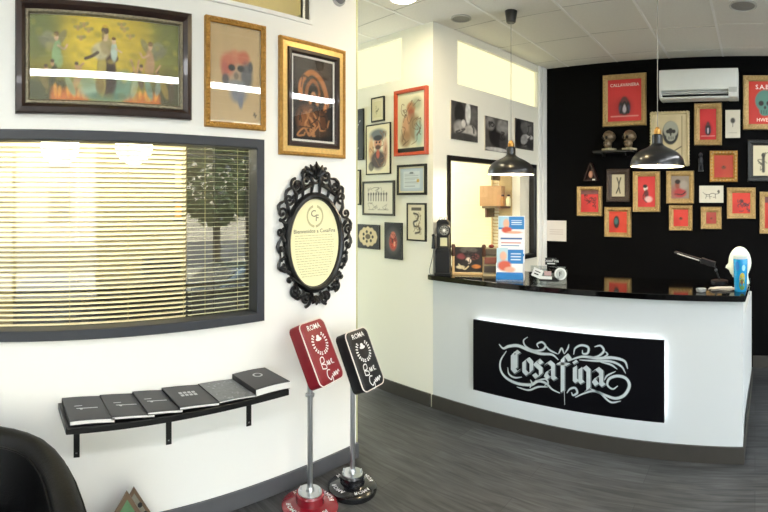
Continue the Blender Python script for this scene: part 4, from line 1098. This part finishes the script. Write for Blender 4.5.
# shelf with two skulls
x0, x1, z0, z1 = BW.rect(597, 637, 151.5, 154.5)
t = thing('display_shelf', 'thin black shelf under the CALLAVANERA poster', 'shelf', BW.world((x0+x1)/2, z1), 0)
MB().box((x0-x1)/2, (x1-x0)/2, -.14, 0, -.02, 0, mat('dark_shelf', '#1a1a1c', .35)).build('board', t, bevel=.002)
mb = MB()
for s_ in (-.12, .12): MB().box(s_-.006, s_+.006, -.1, 0, -.05, -.02, BLACK).build('bracket', t)
SK = mat('mottled_bronze_skull', '#6f5f4a', .4, .3, var=.8, scale=60)
SKD = mat('skull_hollow', '#0c0a09', .7)
def skullfn(d):
    x, y, z_ = d
    k = 1.0
    if z_ < -.1: k = 1-.35*min(1, (-z_-.1)/.6)           # jaw narrows
    return Vector((x*k, y*(1.15 if y > 0 else 1.0)*k, z_))
for px, lab, tl in ((609, 'mottled bronze skull, left one on the black shelf', .2), (629.5, 'mottled bronze skull, right one on the black shelf', -.15)):
    u, _ = BW.loc(px, 140, .08)
    t = thing('skull_figurine', lab, 'figurine', (u, 4.555, z1), -.5)
    mb = MB(); mb.box(-.055, .055, -.05, .05, 0, .022, mat('cream_plinth', '#a89f80', .6, var=.4)); mb.build('plinth', t, bevel=.003)
    mb = MB(); mb.sph((0, .0, .130), (.060, .068, .068), SK, 24, fn=skullfn); mb.sph((0, -.018, .068), (.042, .045, .048), SK, 16)
    mb.cyl((0, 0, .022), (0, 0, .07), .026, SK, 14)
    for q in (-1, 1): mb.sph((q*.024, -.060, .124), (.016, .010, .017), SKD, 10)
    mb.sph((0, -.064, .094), (.007, .008, .010), SKD, 8)
    mb.box(-.024, .024, -.066, -.05, .060, .066, SKD); mb.build('skull', t)
# triangular shrine box
u, z = BW.loc(592, 181); _, zt = BW.loc(592, 163)
t = thing('triangular_box', 'small dark triangular box holding an egg shaped head above the leftmost gold frame', 'ornament', BW.world(u, z), 0)
hgt = zt-z
mb = MB(); TB = mat('dark_red_wood', '#2a1210', .4)
for P in ([(-.075, 0), (.075, 0), (.075, .012), (-.075, .012)], [(-.078, 0), (-.062, 0), (.006, hgt), (-.006, hgt)], [(.078, 0), (.062, 0), (-.006, hgt), (.006, hgt)]): mb.prism(P, -.06, 0, TB)
mb.prism([(-.07, 0), (.07, 0), (0, hgt-.01)], -.006, 0, TB); mb.build('box', t)
MB().sph((0, -.035, .065), (.026, .022, .038), mat('terracotta_head', '#b27f66', .6, var=.2), 16).build('head', t)
MB().box(.025, .055, -.064, -.06, .004, .018, PAPER).build('label', t)

# ------------------------------------------------------------------ air conditioner
PA = Plane(0, 4.435, 0); x0, x1, z0, z1 = PA.rect(659, 738, 70.5, 99, 67, 97.5)
t = thing('air_conditioner', 'white split air conditioner high on the black wall', 'air conditioner', ((x0+x1)/2, 4.635, z0))
W2 = (x1-x0)/2; H = z1-z0
AC = mat('white_ac_plastic', '#dfe2de', .35, var=.02)
poly = [(0, .03), (0, H), (-.19, H), (-.205, H-.03), (-.205, .078), (-.15, .074), (-.13, .03)]
MB().prism(poly, -W2, W2, AC, 'x').build('housing', t, bevel=.004)
mb = MB()
for q0, q1 in ((-W2, -W2+.022), (W2-.09, W2)): mb.prism([(-.02, .0), (-.02, .1), (-.2045, .1), (-.2045, .045), (-.185, .012), (-.15, 0)], q0, q1, AC, 'x')
mb.prism([(-.03, 0), (-.03, .012), (-.17, .012), (-.182, .020), (-.188, .016), (-.172, .0)], -W2+.02, W2-.09, AC, 'x'); mb.build('lower_trim', t, bevel=.003)
MB().prism([(-.195, .040), (-.197, .046), (-.14, .050), (-.14, .044)], -W2+.03, W2-.095, AC, 'x').build('louver', t)
MB().prism([(-.06, .012), (-.06, .076), (-.145, .074), (-.145, .012)], -W2+.02, W2-.09, mat('ac_dark_slot', '#0b0b0c', .6), 'x').build('air_slot', t, smooth=False)
mb = MB(); mb.box(W2-.085, W2-.01, -.2085, -.19, .05, .095, mat('ac_grey_display', '#b9bcb8', .4)); mb.build('display', t)

# ------------------------------------------------------------------ pendant lamps
BULB = emis('warm_bulb', '#ffe2ae', 14)
SH = mat('black_enamel_shade', '#101114', .3, var=.05, coat=.3); SHI = mat('white_enamel_inside', '#f2eddc', .4)
def pendant(label, px, prim, y, canopy_y):
    x, _, z = aty(px, prim, y)
    t = thing('pendant_lamp', label, 'lamp', (x, y, CEIL), 0, 'black dome pendant lamps over the counter')
    zr = z-CEIL; R_ = .172
    prof = [(R_, 0), (R_+.001, .012), (R_*.985, .030), (R_*.93, .055), (R_*.80, .082), (R_*.60, .103), (R_*.38, .120), (.042, .134), (.034, .145), (.034, .195), (.026, .203)]
    MB().lathe([(r_, q+zr) for r_, q in prof], (0, 0, 0), SH, 48, caps=False).build('shade', t)
    MB().lathe([(r_-.003, q+zr) for r_, q in prof[:8]]+[(.001, zr+.132)], (0, 0, 0), SHI, 48, caps=False).build('shade_lining', t)
    MB().lathe([(.022, zr+.203), (.024, zr+.222), (.014, zr+.245), (.006, zr+.25)], (0, 0, 0), mat('brass_collar', '#b58a4a', .35, .7), 20).build('collar', t)
    MB().cyl((0, 0, zr+.25), (0, 0, -.02), .0028, mat('grey_cable', '#8a8884', .5), 8).build('cable', t)
    MB().lathe([(.028, -.085), (.034, -.08), (.046, -.004), (.046, 0)], (0, 0, 0), SH, 28).build('canopy', t)
    MB().sph((0, 0, zr+.045), (.03, .03, .035), BULB, 16).build('bulb', t)
    l = light('bulb_light', 'POINT', (x, y, z+.0), (0, 0, 0), 11, (1, .84, .6), shadow_soft_size=.04); 
pendant('black dome pendant lamp in front of the office side window', 511, 174.5, 3.1, 0)
pendant('black dome pendant lamp in front of the black wall and skull plaque', 657.5, 166.5, 3.0, 0)

# ------------------------------------------------------------------ ceiling fixtures and added lights
def disc(name, label, px, py, r, emit):
    tt = (CEIL-EYE)*F/(Y0-py); dx, dy = ray(px)
    t = thing(name, label, 'light' if emit else 'speaker', (dx*tt, dy*tt, CEIL), 0)
    MB().lathe([(r, 0), (r, -.008), (r*.88, -.012), (r*.86, -.004)], (0, 0, 0), BAR if emit else mat('grey_grille_rim', '#b4b3ad', .5), 36, caps=False).build('rim', t)
    MB().lathe([(r*.87, -.006), (.001, -.006)], (0, 0, 0), emis('bright_downlight', '#ffefc8', 70) if emit else mat('grey_grille', '#8f8e8a', .7, var=.3, scale=300), 36, caps=False).build('diffuser' if emit else 'grille', t)
    return t
disc('ceiling_light', 'bright round recessed ceiling light near the partition edge', 403.5, -3, .10, True)
disc('ceiling_speaker', 'pale round grey ceiling speaker over the corner of the office', 461, 18, .078, False)
disc('ceiling_speaker', 'round grey ceiling speaker right of the air conditioner', 743, 5, .10, False)
t = thing('added_strip_light', 'long white strip light added on the ceiling for the band in the picture glass', 'light', (.72, 1.4, CEIL), 0)  # added strip, sized so its reflection makes the white band in the frames
MB().box(-.15, .15, -2.95, 2.95, -.03, 0, BAR).build('housing', t, bevel=.003)
MB().box(-.135, .135, -2.93, 2.93, -.034, -.030, emis('strip_diffuser', '#fbfdff', 10)).build('diffuser', t)
added_disc = thing('ceiling_light', 'unseen warm round light added in the ceiling to brighten the side wall', 'light', (-1.35, 2.35, CEIL))  # out-of-view lamp added for warm light on side wall and counter
MB().lathe([(.10, 0), (.10, -.008), (.088, -.012), (.086, -.004)], (0, 0, 0), BAR, 36, caps=False).build('rim', added_disc)
MB().lathe([(.087, -.006), (.001, -.006)], (0, 0, 0), emis('added_warm_glow', '#ffe3b0', 110), 36, caps=False).build('diffuser', added_disc)
t = thing('added_panel_light', 'unseen square panel light added to brighten the white partition', 'light', (-.7, -1.35, CEIL), 0)  # out-of-view panel added to lift the left wall against the counter
MB().ring(.62, .62, [(0, 0), (0, .012), (.02, .012), (.022, .004)], BAR).build('frame', t).rotation_euler = (pi/2, 0, 0)
MB().box(-.29, .29, -.29, .29, -.008, -.004, emis('panel_diffuser', '#fbfdff', 14)).build('diffuser', t)
light('corner_office_light', 'AREA', (-3.2, 3.7, 2.9), (0, 0, 0), 24, (1, .92, .74), shape='RECTANGLE', size=1.2, size_y=.9)

# ------------------------------------------------------------------ inside the corner office
IW = Plane(0, 4.25, 0)
x0, x1, z0, z1 = IW.rect(452, 500, 150, 290)
t = thing('office_blind', 'closed cream blind inside the corner office behind the window', 'blind', IW.world((x0+x1)/2, (z0+z1)/2), 0)
mb = MB(); hw = (x1-x0)/2; n_ = 34; z0 = .9; z1 = 2.0; hh_ = .55; zc_ = (IW.rect(452, 500, 150, 290)[2]+IW.rect(452, 500, 150, 290)[3])/2
for k in range(n_):
    z = .92+k*.034-zc_; mb.add([(-hw, -.012, z), (hw, -.012, z), (hw, -.026, z+.030), (-hw, -.026, z+.030)], [(0, 1, 2, 3)], SLAT)
mb.build('slats', t, smooth=False)
WD = mat('pale_wood_shelf', '#b9a273', .5, var=.15, scale=14); DS = mat('dark_shelf_board', '#4a3c28', .5)
for (xa, xb, yt, lab) in ((496, 534, 167, 'upper dark shelf board inside the corner office'), (484, 534, 205.5, 'lower dark shelf board inside the corner office')):
    a, b, q0, q1 = IW.rect(xa, xb, yt, yt+3, off=.2); b = -2.33
    t = thing('office_shelf', lab, 'shelf', (a*.5+b*.5, 4.212, q0), 0)
    MB().box((a-b)/2, (b-a)/2, -.2, 0, 0, .022, DS).build('board', t)
    MB().box(-.1, -.08, -.15, 0, -.09, 0, DS).build('bracket', t)
t = thing('wall_cupboard', 'pale wooden open cupboard on the back wall of the corner office', 'cupboard', (-2.39, 4.248, 1.02), 0)
MB().box(-.16, .06, -.012, 0, 0, .92, WD).build('back_board', t)
MB().box(-.165, -.15, -.035, 0, 0, .92, WD).build('side_panel', t)
MB().box(-.15, .06, -.033, -.012, .66, .68, WD).build('shelf_board', t)
MB().box(-.15, .06, -.033, -.012, .0, .02, WD).build('shelf_board', t)
a, b, q0, q1 = IW.rect(482, 501, 187, 207, off=.15)
t = thing('cardboard_box', 'brown paper box on the lower shelf inside the corner office', 'box', ((a+b)/2, 4.12, IW.rect(484, 534, 205.5, 208.5, off=.2)[2]+.022), .3)
MB().box((a-b)/2, (b-a)/2, -.08, .08, 0, q1-q0, mat('kraft_paper', '#b58f66', .8, var=.12)).build('body', t, bevel=.003)
MB().box((a-b)/2*.2, (b-a)/2*.2, -.082, .082, q1-q0, q1-q0+.002, mat('parcel_tape', '#cdb48c', .5)).build('tape', t)
rr = random.Random(8)
for k in range(2):
    px = 503+k*6; a, _ = IW.loc(px, 200, .15); zs_ = IW.rect(484, 534, 205.5, 208.5, off=.2)[2]+.022
    cc = ['#a4763c', '#d9cfa0', '#8a4a30', '#c9b26a'][k]
    t = thing('jar', ['amber', 'cream', 'rust coloured', 'ochre'][k]+' jar on the lower shelf inside the corner office', 'jar', (a, 4.09, zs_), 0, 'jars on the office shelf')
    MB().lathe([(.022, 0), (.024, .01), (.024, .07), (.014, .085), (.014, .095)], (0, 0, 0), mat('jar_'+str(k), cc, .3), 16).build('body', t)
    MB().lathe([(.016, .095), (.016, .112)], (0, 0, 0), BLACK, 16).build('lid', t)

# ------------------------------------------------------------------ things on the counter
TZ = 1.026
# retro wall-phone shaped ornament
x, y = -2.228, 2.968
ph_ = thing('retro_telephone', 'tall black retro telephone cabinet with round dial at the left end of the counter', 'telephone', (x, y, TZ), radians(28))
mb = MB().box(-.062, .062, -.055, .055, 0, .02, BLACK); mb.box(-.055, .055, -.05, .05, .02, .19, BLACK); mb.prism([(-.055, .19), (.055, .19), (.042, .215), (-.042, .215)], -.05, .05, BLACK)
mb.box(-.045, .045, -.04, .04, .215, .40, BLACK); mb.prism([(-.05, .40), (.05, .40), (.03, .425), (-.03, .425)], -.042, .042, BLACK); mb.build('cabinet', ph_, bevel=.003)
mb = MB().lathe([(.050, .0), (.050, .014), (.044, .02), (.001, .02)], (0, 0, 0), BLACK, 28, Matrix.Translation((.016, -.042, .345)) @ Matrix.Rotation(pi/2, 4, 'X')); dl = mb.build('dial_housing', ph_)
mb = MB().lathe([(.036, .0205), (.001, .0212)], (0, 0, 0), mat('dial_grey', '#8b8c84', .4), 28, Matrix.Translation((.016, -.042, .345)) @ Matrix.Rotation(pi/2, 4, 'X'), caps=False)
for k in range(10):
    a = 2*pi*k/11; mb.sph((.016+.026*cos(a), -.0632, .345+.026*sin(a)), (.0055, .001, .0055), BLACK, 8)
mb.sph((.016, -.0632, .345), (.011, .001, .011), PAPER, 12); mb.build('dial', dl, smooth=False)
mb = MB().box(-.018, .035, -.0405, -.0402, .225, .288, mat('ivory_window', '#d8d2a8', .5)); mb.build('paper_window', ph_)
mb = MB(); mb.cyl((-.045, 0, .30), (-.075, 0, .30), .006, CHROME, 10); mb.sph((-.078, 0, .30), (.013, .013, .013), BLACK, 12); mb.cyl((-.078, 0, .29), (-.078, 0, .20), .009, BLACK, 12, .015); mb.build('receiver', ph_)
mb = MB(); P = [(-.07, -.01, .2), (-.085, -.02, .12), (-.10, -.03, .05), (-.095, -.035, .008), (-.06, -.06, .006)]; mb.tube([tuple(p) for p in smooth_pts(P, 5)], .003, mat('grey_cord', '#6a6c6c', .5), 6); mb.build('cord', ph_)
mb = MB()
for q in (-1, 1): mb.lathe([(.016, 0), (.014, .012), (.004, .02)], (q*.02, -.01, .425), CHROME, 16)
mb.build('bell', ph_)

# skull picture holder with two wooden posts
def stand_at(px, pb, z=TZ): X, Yv, _ = onz(px, pb, z); return X, Yv
hx_, hy_ = stand_at(467, 276.5); hy_ = 3.10; dx, dy = ray(468.5); hx_ = hy_/dy*dx
WDP = mat('light_turned_wood', '#c9aa78', .5, var=.15, scale=30); WDD = mat('dark_turned_wood', '#4a2c1e', .5)
dist = hypot(hx_, hy_); sc_ = dist/F
t = thing('picture_holder', 'dark skull and roses picture between two wooden posts on the counter', 'display', (hx_, hy_, TZ), radians(24))
W_ = 31*sc_; H_ = 30*sc_
for q in (-1, 1):
    mb = MB().lathe([(.014, 0), (.012, .02), (.010, H_*.5), (.012, H_*.6)], (q*W_/2, 0, 0), WDP, 14); mb.lathe([(.013, H_*.6), (.017, H_*.66), (.014, H_*.85), (.018, H_*.92), (.012, H_)], (q*W_/2, 0, 0), WDD, 14); mb.build('post', t)
def art_roses(w_, h_):
    a = Art(w_, h_, .004, '#241f1c').blob(.5, .88, .3, .14, '#5c5550', soft=.3).blob(.25, .62, .16, .12, '#7c3a3c', soft=.5).blob(.72, .62, .16, .12, '#76403c', soft=.5).blob(.5, .7, .14, .14, '#3c3432', soft=.4)
    a.blob(.5, .45, .1, .13, '#d4c2ae', soft=.4).blob(.38, .36, .12, .1, '#2c2522').blob(.78, .22, .16, .08, '#c67a3a', soft=.4).blob(.22, .18, .16, .07, '#d8cba4', .9, soft=.4).line([(.15, .3), (.35, .1), (.5, .22)], .03, '#c9b990')
    return scribble(a, '#0e0c0b', 6, 6, .02).noise(.4, 6, 10)
art_roses(W_-.02, H_*.82).mesh(0.004).build('print', t, smooth=False).location = (0, 0, H_*.5)
MB().box(-W_/2+.01, W_/2-.01, -.0032, .006, H_*.09, H_*.91, WDD).build('board', t)
MB().box(-W_/2, W_/2, -.03, .03, 0, .012, WDP).build('tray', t)
# small card rack
hy_ = 3.17; dx, dy = ray(491); hx_ = hy_/dy*dx; sc_ = hypot(hx_, hy_)/F
t = thing('card_rack', 'narrow tiered rack of small dark cards beside the wooden posts', 'rack', (hx_, hy_, TZ), radians(26))
W_ = 15*sc_; H_ = 27*sc_; CR = mat('rack_greige', '#8f866c', .5)
mb = MB().prism([(-.05, 0), (.045, 0), (.045, H_), (.03, H_)], -W_/2, W_/2, CR, 'x'); mb.build('stand_body', t)
for k, cc in enumerate(('#2a2420', '#5e2c24', '#3a352e')):
    f_ = .12+k*.3; yb_ = -.05+.08*f_; mb = MB().box(-W_*.42, W_*.42, -.004, .0, 0, H_*.24, ink(cc)); o = mb.build('card', t); o.location = (0, -.054+.078*f_, H_*f_); o.rotation_euler = (-.28, 0, 0)
mb = MB().sph((0, .03, H_+.01), (.022, .008, .014), mat('rose_red', '#7a2a26', .5), 12); mb.build('badge', t)

# blue and white leaflet stand
hy_ = 3.04; dx, dy = ray(511); hx_ = hy_/dy*dx; sc_ = hypot(hx_, hy_)/F
t = thing('leaflet_stand', 'tall white and blue two tier leaflet stand on the counter', 'leaflet stand', (hx_, hy_, TZ), radians(20))
W_ = 27*sc_; WH = mat('white_card', '#eef0f2', .5, var=.02); BL = '#2f7fc4'
z2 = (282-217)*sc_*.985
mb = MB().box(-W_/2, W_/2, -.07, .03, 0, .012, WH); mb.box(-W_/2, W_/2, .018, .026, 0, z2, WH); mb.box(-W_/2, -W_/2+.003, -.065, .02, 0, z2*.28, WH); mb.box(W_/2-.003, W_/2, -.065, .02, 0, z2*.28, WH); mb.build('backboard', t)
def art_leaf1(w_, h_):
    a = Art(w_, h_, .004, '#eef0f0').rect(0, 1, .68, 1, BL).rect(0, .42, .72, 1, '#a9d0e6').blob(.3, .82, .12, .12, '#e3b49a', soft=.3).blob(.32, .66, .2, .08, '#cf5a44', soft=.4).blob(.62, .6, .3, .035, '#e0a890', soft=.5).rect(0, 1, 0, .06, BL)
    for k in range(3): a.line([(.52, .9-k*.05), (.9, .9-k*.05)], .018, '#d8e8f4')
    a.rect(.08, .92, .42, .46, '#3a5f98').rect(.1, .88, .32, .35, '#c24a40', .8).rect(.1, .8, .25, .28, '#4a7ab0', .8)
    for k in range(3): a.line([(.1, .2-k*.04), (.85, .2-k*.04)], .012, '#a9b4c0')
    return a
def art_leaf2(w_, h_):
    a = Art(w_, h_, .004, '#eef0f0').rect(.42, 1, .45, .95, BL).rect(0, .42, .3, 1, '#b9d6e2').blob(.25, .72, .13, .16, '#e6b8a0', soft=.3).blob(.3, .38, .25, .18, '#d0614c', soft=.4).blob(.5, .25, .2, .1, '#e8b29a', soft=.5).rect(0, 1, 0, .16, BL)
    for k in range(3): a.line([(.55, .8-k*.1), (.9, .8-k*.1)], .02, '#e4eef6')
    return a
o = art_leaf1(W_*.96, z2*.62).mesh(0).build('upper_leaflet', t, smooth=False); o.location = (0, .014, z2*.68)
o = art_leaf2(W_*.98, z2*.44).mesh(0).build('lower_leaflet', t, smooth=False); o.location = (0, -.055, z2*.29); o.rotation_euler = (-.06, 0, 0)
mb = MB().box(-W_/2, W_/2, -.07, -.062, .0, .055, mat('blue_tray_front', BL, .4)); mb.build('tray_front', t)

# clear sticker-covered holder
hy_ = 3.0; dx, dy = ray(548); hx_ = hy_/dy*dx; sc_ = hypot(hx_, hy_)/F
t = thing('sticker_holder', 'clear holder covered with white and black round stickers', 'holder', (hx_, hy_, TZ), radians(10))
W_ = 36*sc_; Hh = 26*sc_
CL = glassy('clear_acrylic', .12, (.92, .95, .95))
mb = MB().box(-W_/2, W_/2, -.003, .003, .01, Hh*.7, CL); mb.box(-W_/2, W_/2, .05, .056, .0, Hh*.55, CL); mb.box(-W_/2, W_/2, -.02, .06, 0, .005, CL); mb.build('acrylic_body', t)
ST = mat('white_sticker', '#dfe2e0', .5); SB = mat('black_sticker', '#17181a', .5)
Mx = Matrix.Rotation(pi/2, 4, 'X')
mb = MB(); mb.lathe([(.042, 0), (.042, .002)], (0, 0, 0), ST, 28, Matrix.Translation((W_*.36, -.004, Hh*.42)) @ Mx); mb.lathe([(.031, .0021), (.031, .0025)], (0, 0, 0), mat('pale_grey_sticker', '#b4bab8', .5), 28, Matrix.Translation((W_*.36, -.004, Hh*.42)) @ Mx)
put_text(mb, 'F', W_*.36, Hh*.42, .045, -.0072, SB); mb.build('round_sticker', t, smooth=False)
mb = MB().box(-.035, .035, -.002, 0, -.03, .03, ST); mb.box(-.02, .02, -.003, -.002, .008, .014, SB); mb.box(-.02, .012, -.003, -.002, -.012, -.004, SB); o = mb.build('square_sticker', t, smooth=False); o.location = (-W_*.3, -.006, Hh*.42); o.rotation_euler = (0, .35, 0)
mb = MB().box(-W_*.25, W_*.32, -.006, -.004, .02, .05, SB); mb.box(-W_*.1, W_*.1, -.0075, -.006, .06, .09, mat('pinkish_sticker', '#b59a98', .5)); mb.box(-W_*.2, W_*.12, -.008, -.0075, .035, .055, ST); mb.build('sticker_band', t)
mb = MB().box(-W_*.08, W_*.25, .0, .002, Hh*.75, Hh*1.02, SB); put_text(mb, 'CosaFina', W_*.08, Hh*.92, .03, -.001, ST); mb.box(-W_*.02, W_*.2, -.001, .0, Hh*.78, Hh*.82, ST); mb.build('business_card', t, smooth=False)

# polystyrene head
t = thing('mannequin_head', 'white polystyrene mannequin head facing left at the right end of the counter', 'head', (-.105, 3.34, TZ), pi)
FOAM = mat('white_polystyrene', '#e3ead8', .7, var=.04, scale=200, bump=.05)
def headfn(d):
    x, y, z_ = d
    X = x*(1.0); 
    if z_ < -.05: X = x*(1-.10*min(1, (-z_)/.8)); y = y*(1-.25*min(1, -z_/.8))
    if x > .5: 
        X += .34*math.exp(-((z_+.22)/.13)**2)*math.exp(-(y/.22)**2)      # nose
        X -= .22*math.exp(-((z_-.05)/.10)**2)*math.exp(-((abs(y)-.32)/.2)**2)   # eye sockets
        X += .12*math.exp(-((z_+.56)/.07)**2)*math.exp(-(y/.25)**2)      # lips
        X += .12*math.exp(-((z_+.84)/.10)**2)*math.exp(-(y/.3)**2)       # chin
    return Vector((X, y, z_))
mb = MB().sph((0, 0, .137), (.080, .068, .116), FOAM, 48, fn=headfn); mb.lathe([(.055, 0), (.05, .015), (.042, .05), (.045, .1)], (-.015, 0, 0), FOAM, 28)
for q in (-1, 1): mb.sph((-.012, q*.068, .145), (.012, .008, .022), FOAM, 12)
mb.build('head_and_neck', t)
# tall blue tumbler in front of it
bx, by = onz(740.5, 291, TZ)[:2]; by = 3.06
t = thing('tumbler', 'tall bright blue tumbler with green and yellow drawing in front of the white head', 'tumbler', (-.092, by, TZ), 0)
MB().lathe([(.038, 0), (.040, .005), (.046, .20), (.0465, .215), (.044, .215), (.038, .008)], (0, 0, 0), mat('bright_blue_glass', '#1f93cc', .12, var=.25, scale=18, coat=.5), 32, caps=False).build('cup', t)
mb = MB()
def oncup(a, z, r_=.0468): return ((r_-.006*(1-z/.2))*sin(a), -(r_-.006*(1-z/.2))*cos(a), z)
def patch(a0, z0, ra, rz_, m, rr_=.0466):
    vs = [oncup(a0, z0, rr_)]+[oncup(a0+ra*cos(2*pi*k/16), z0+rz_*sin(2*pi*k/16), rr_) for k in range(16)]
    mb.add(vs, [(0, k+1, (k+1) % 16+1) for k in range(16)], m)
YG = mat('yellow_green_print', '#b3a83c', .5, var=.4, scale=60)
patch(.3, .085, .42, .035, YG); patch(.3, .045, .5, .035, mat('green_print', '#4d7a3c', .5, var=.4, scale=60), .0467); patch(.25, .06, .2, .016, mat('brown_print', '#6b4a2a', .5), .0469)
patch(-.4, .16, .3, .03, mat('deep_blue_print', '#1272b8', .5), .0467); patch(.5, .15, .25, .02, mat('pale_blue_print', '#8fd0e8', .5), .0468)
mb.build('drawing', t, smooth=False)
MB().lathe([(.0475, .205), (.048, .222), (.043, .225), (.001, .225)], (0, 0, 0), mat('pale_tumbler_lid', '#b9c4c0', .3), 32, caps=False).build('lid', t)
# loose papers, ring, glass panel, desk lamp
t = thing('leaflet_pile', 'fanned pile of pale printed leaflets beside the tumbler', 'leaflets', (-.21, 3.08, TZ), 0)
rr = random.Random(3); LP = mat('pale_leaflet', '#b9b3a6', .6, var=.35, scale=60)
for k in range(7):
    o = MB().box(-.055, .055, -.035, .035, 0, .0015, LP).build('leaflet', t); o.location = (rr.uniform(-.03, .05), rr.uniform(-.02, .02), .0018*k+.0005*k); o.rotation_euler = (0, 0, rr.uniform(-.5, .5))
t = thing('glass_ashtray', 'small round glass dish between the leaflets and the desk lamp', 'dish', (-.335, 3.0, TZ))
MB().lathe([(.022, 0), (.03, .004), (.034, .022), (.030, .022), (.026, .008), (.001, .006)], (0, 0, 0), mat('pale_glass', '#9a9c98', .1, coat=.6), 24, caps=False).build('bowl', t)
t = thing('glass_screen', 'small upright glass screen at the right end of the countertop', 'screen', (-.035, 3.13, TZ))
MB().box(-.003, .003, -.2, .2, 0, .035, glassy('edge_glass', .25, (.8, .9, .92))).build('pane', t)
yl = 3.38
a = Vector(aty(675, 252.5, yl)); b = Vector(aty(701, 260.5, yl)); c = Vector(aty(714, 263, yl)); d = Vector(aty(716, 270, yl)); e_ = Vector(aty(719.5, 285, yl))
base = Vector((e_.x, yl, TZ)); t = thing('desk_lamp', 'black bar shaped desk lamp on the counter before the black wall', 'lamp', tuple(base))
DL = mat('black_lamp_metal', '#1b1b1d', .35, .4)
L = lambda v: tuple(v-base)
MB().lathe([(.06, 0), (.06, .012), (.02, .018)], (0, 0, 0), DL, 28).build('base', t)
MB().tube([(0, 0, .015), L(d), L(c)], .006, DL, 10).build('arm', t)
mb = MB(); dirv = (b-a).normalized(); M = Matrix.Translation(a-base) @ Matrix.Rotation(-math.atan2(dirv.z, dirv.x), 4, 'Y')
Lb = (b-a).length; Lc = (c-a).length
mb.box(0, Lb+.02, -.022, .022, -.004, .012, DL, M); mb.box(Lb, Lc+.01, -.03, .03, -.016, .02, DL, M); hd = mb.build('head', t, bevel=.003)
mb = MB().box(.02, Lb-.01, -.015, .015, -.0055, -.0042, mat('unlit_led_lens', '#cfcfc8', .3), M); mb.box(.02, Lb-.01, -.0225, -.0221, -.002, .004, mat('unlit_led_lens', ''), M); mb.build('led_lens', hd)
mb = MB().sph(L(d), .011, mat('grey_lamp_joint', '#6a6a6a', .3, .6), 12); mb.build('joint', t)

# ------------------------------------------------------------------ the street outside, seen reflected in the partition window
GZ = -1.28
PAV = mat('pale_pavement', '#b7b0a0', .8, var=.1, scale=3); ASP = mat('asphalt', '#6a6a6a', .9, var=.15, scale=8)
mb = MB().box(3.1, 60, -40, 60, GZ-.1, GZ, ASP); struct('ground_road', mb)
mb = MB().box(3.1, 3.9, -40, 60, GZ, GZ+.02, PAV); mb.box(9.5, 14, -40, 60, GZ, GZ+.1, PAV); struct('ground_pavement', mb)
def car(label, x, y, col):
    t = thing('parked_car', label, 'car', (x, y, GZ), 0)
    CP = mat('car_paint_'+col, col, .2, .4, coat=1); GLS = mat('dark_car_glass', '#2c3a44', .05, coat=.6)
    side = [(-2.1, .35), (-2.1, .75), (-1.9, .88), (-1.1, .95), (-.5, 1.38), (.7, 1.42), (1.5, 1.02), (2.05, .9), (2.12, .6), (2.1, .35)]
    MB().prism(side, -.85, .85, CP, 'x').build('body', t, bevel=.06)
    MB().prism([(-1.0, .98), (-.47, 1.34), (.66, 1.37), (1.3, 1.03)], -.862, .862, GLS, 'x').build('side_window', t, smooth=False)
    MB().add([(-.72, -1.14, .97), (.72, -1.14, .97), (.66, -.53, 1.375), (-.66, -.53, 1.375)], [(0, 1, 2, 3)], GLS).build('windscreen', t, smooth=False)
    for sx in (-.8, .8):
        for sy in (-1.3, 1.3):
            MB().lathe([(.12, -.1), (.31, -.1), (.33, -.06), (.33, .06), (.31, .1), (.12, .1)], (0, 0, 0), mat('tyre', '#141414', .8), 28, Matrix.Translation((sx, sy, .33)) @ Matrix.Rotation(pi/2, 4, 'Y')).build('wheel', t)
    return t
car('silver blue parked car just outside the shop window', 5.4, 5.6, '#6f8490')
LEAF = mat('tree_leaf_green', '#4d5f3a', .7, var=.4, scale=6); BARK = mat('tree_bark', '#4a4036', .9, var=.3)
def tree(label, x, y, h_, r_, seed):
    t = thing('street_tree', label, 'tree', (x, y, GZ), 0, 'street trees outside'); rr = random.Random(seed)
    MB().tube([(0, 0, 0), (.05, .02, h_*.4), (0, 0, h_*.7)], [.16, .13, .08], BARK, 10).build('trunk', t)
    vs = []; fs = []
    for k in range(2600):
        d = Vector((rr.gauss(0, 1), rr.gauss(0, 1), rr.gauss(0, 1))).normalized()*rr.uniform(.55, 1)**.5
        c_ = Vector((d.x*r_, d.y*r_, h_*.72+d.z*r_*1.1)); a_ = Vector((rr.gauss(0, 1), rr.gauss(0, 1), rr.gauss(0, 1))).normalized(); b_ = a_.cross(Vector((rr.gauss(0, 1), rr.gauss(0, 1), rr.gauss(0, 1)))).normalized()
        s_ = .13; i = len(vs); vs += [tuple(c_-a_*s_), tuple(c_+b_*s_*.6), tuple(c_+a_*s_), tuple(c_-b_*s_*.6)]; fs.append((i, i+1, i+2, i+3))
    mb = MB(); mb.add(vs, fs, LEAF); mb.build('foliage', t, smooth=False)
tree('broad street tree across the road outside the shop window', 11.5, 7.9, 5.2, 1.7, 1)
tree('street tree across the road, further up the street', 13.5, 12.6, 6.4, 1.9, 2)
t = thing('apartment_building', 'pale apartment block with grey shutters across the street', 'building', (26, 6, GZ), 0)
MB().box(0, 6, -16, 13, 0, 13, mat('pale_render', '#d9cfb8', .8, var=.05, scale=1)).build('wall', t)
for k in range(7):
    for j in range(3):
        y = -14+k*3.8; MB().box(-.06, 0, y, y+1.4, 1.5+j*3.4, 3.6+j*3.4, mat('grey_shutter', '#6d6f70', .6)).build('window', t)
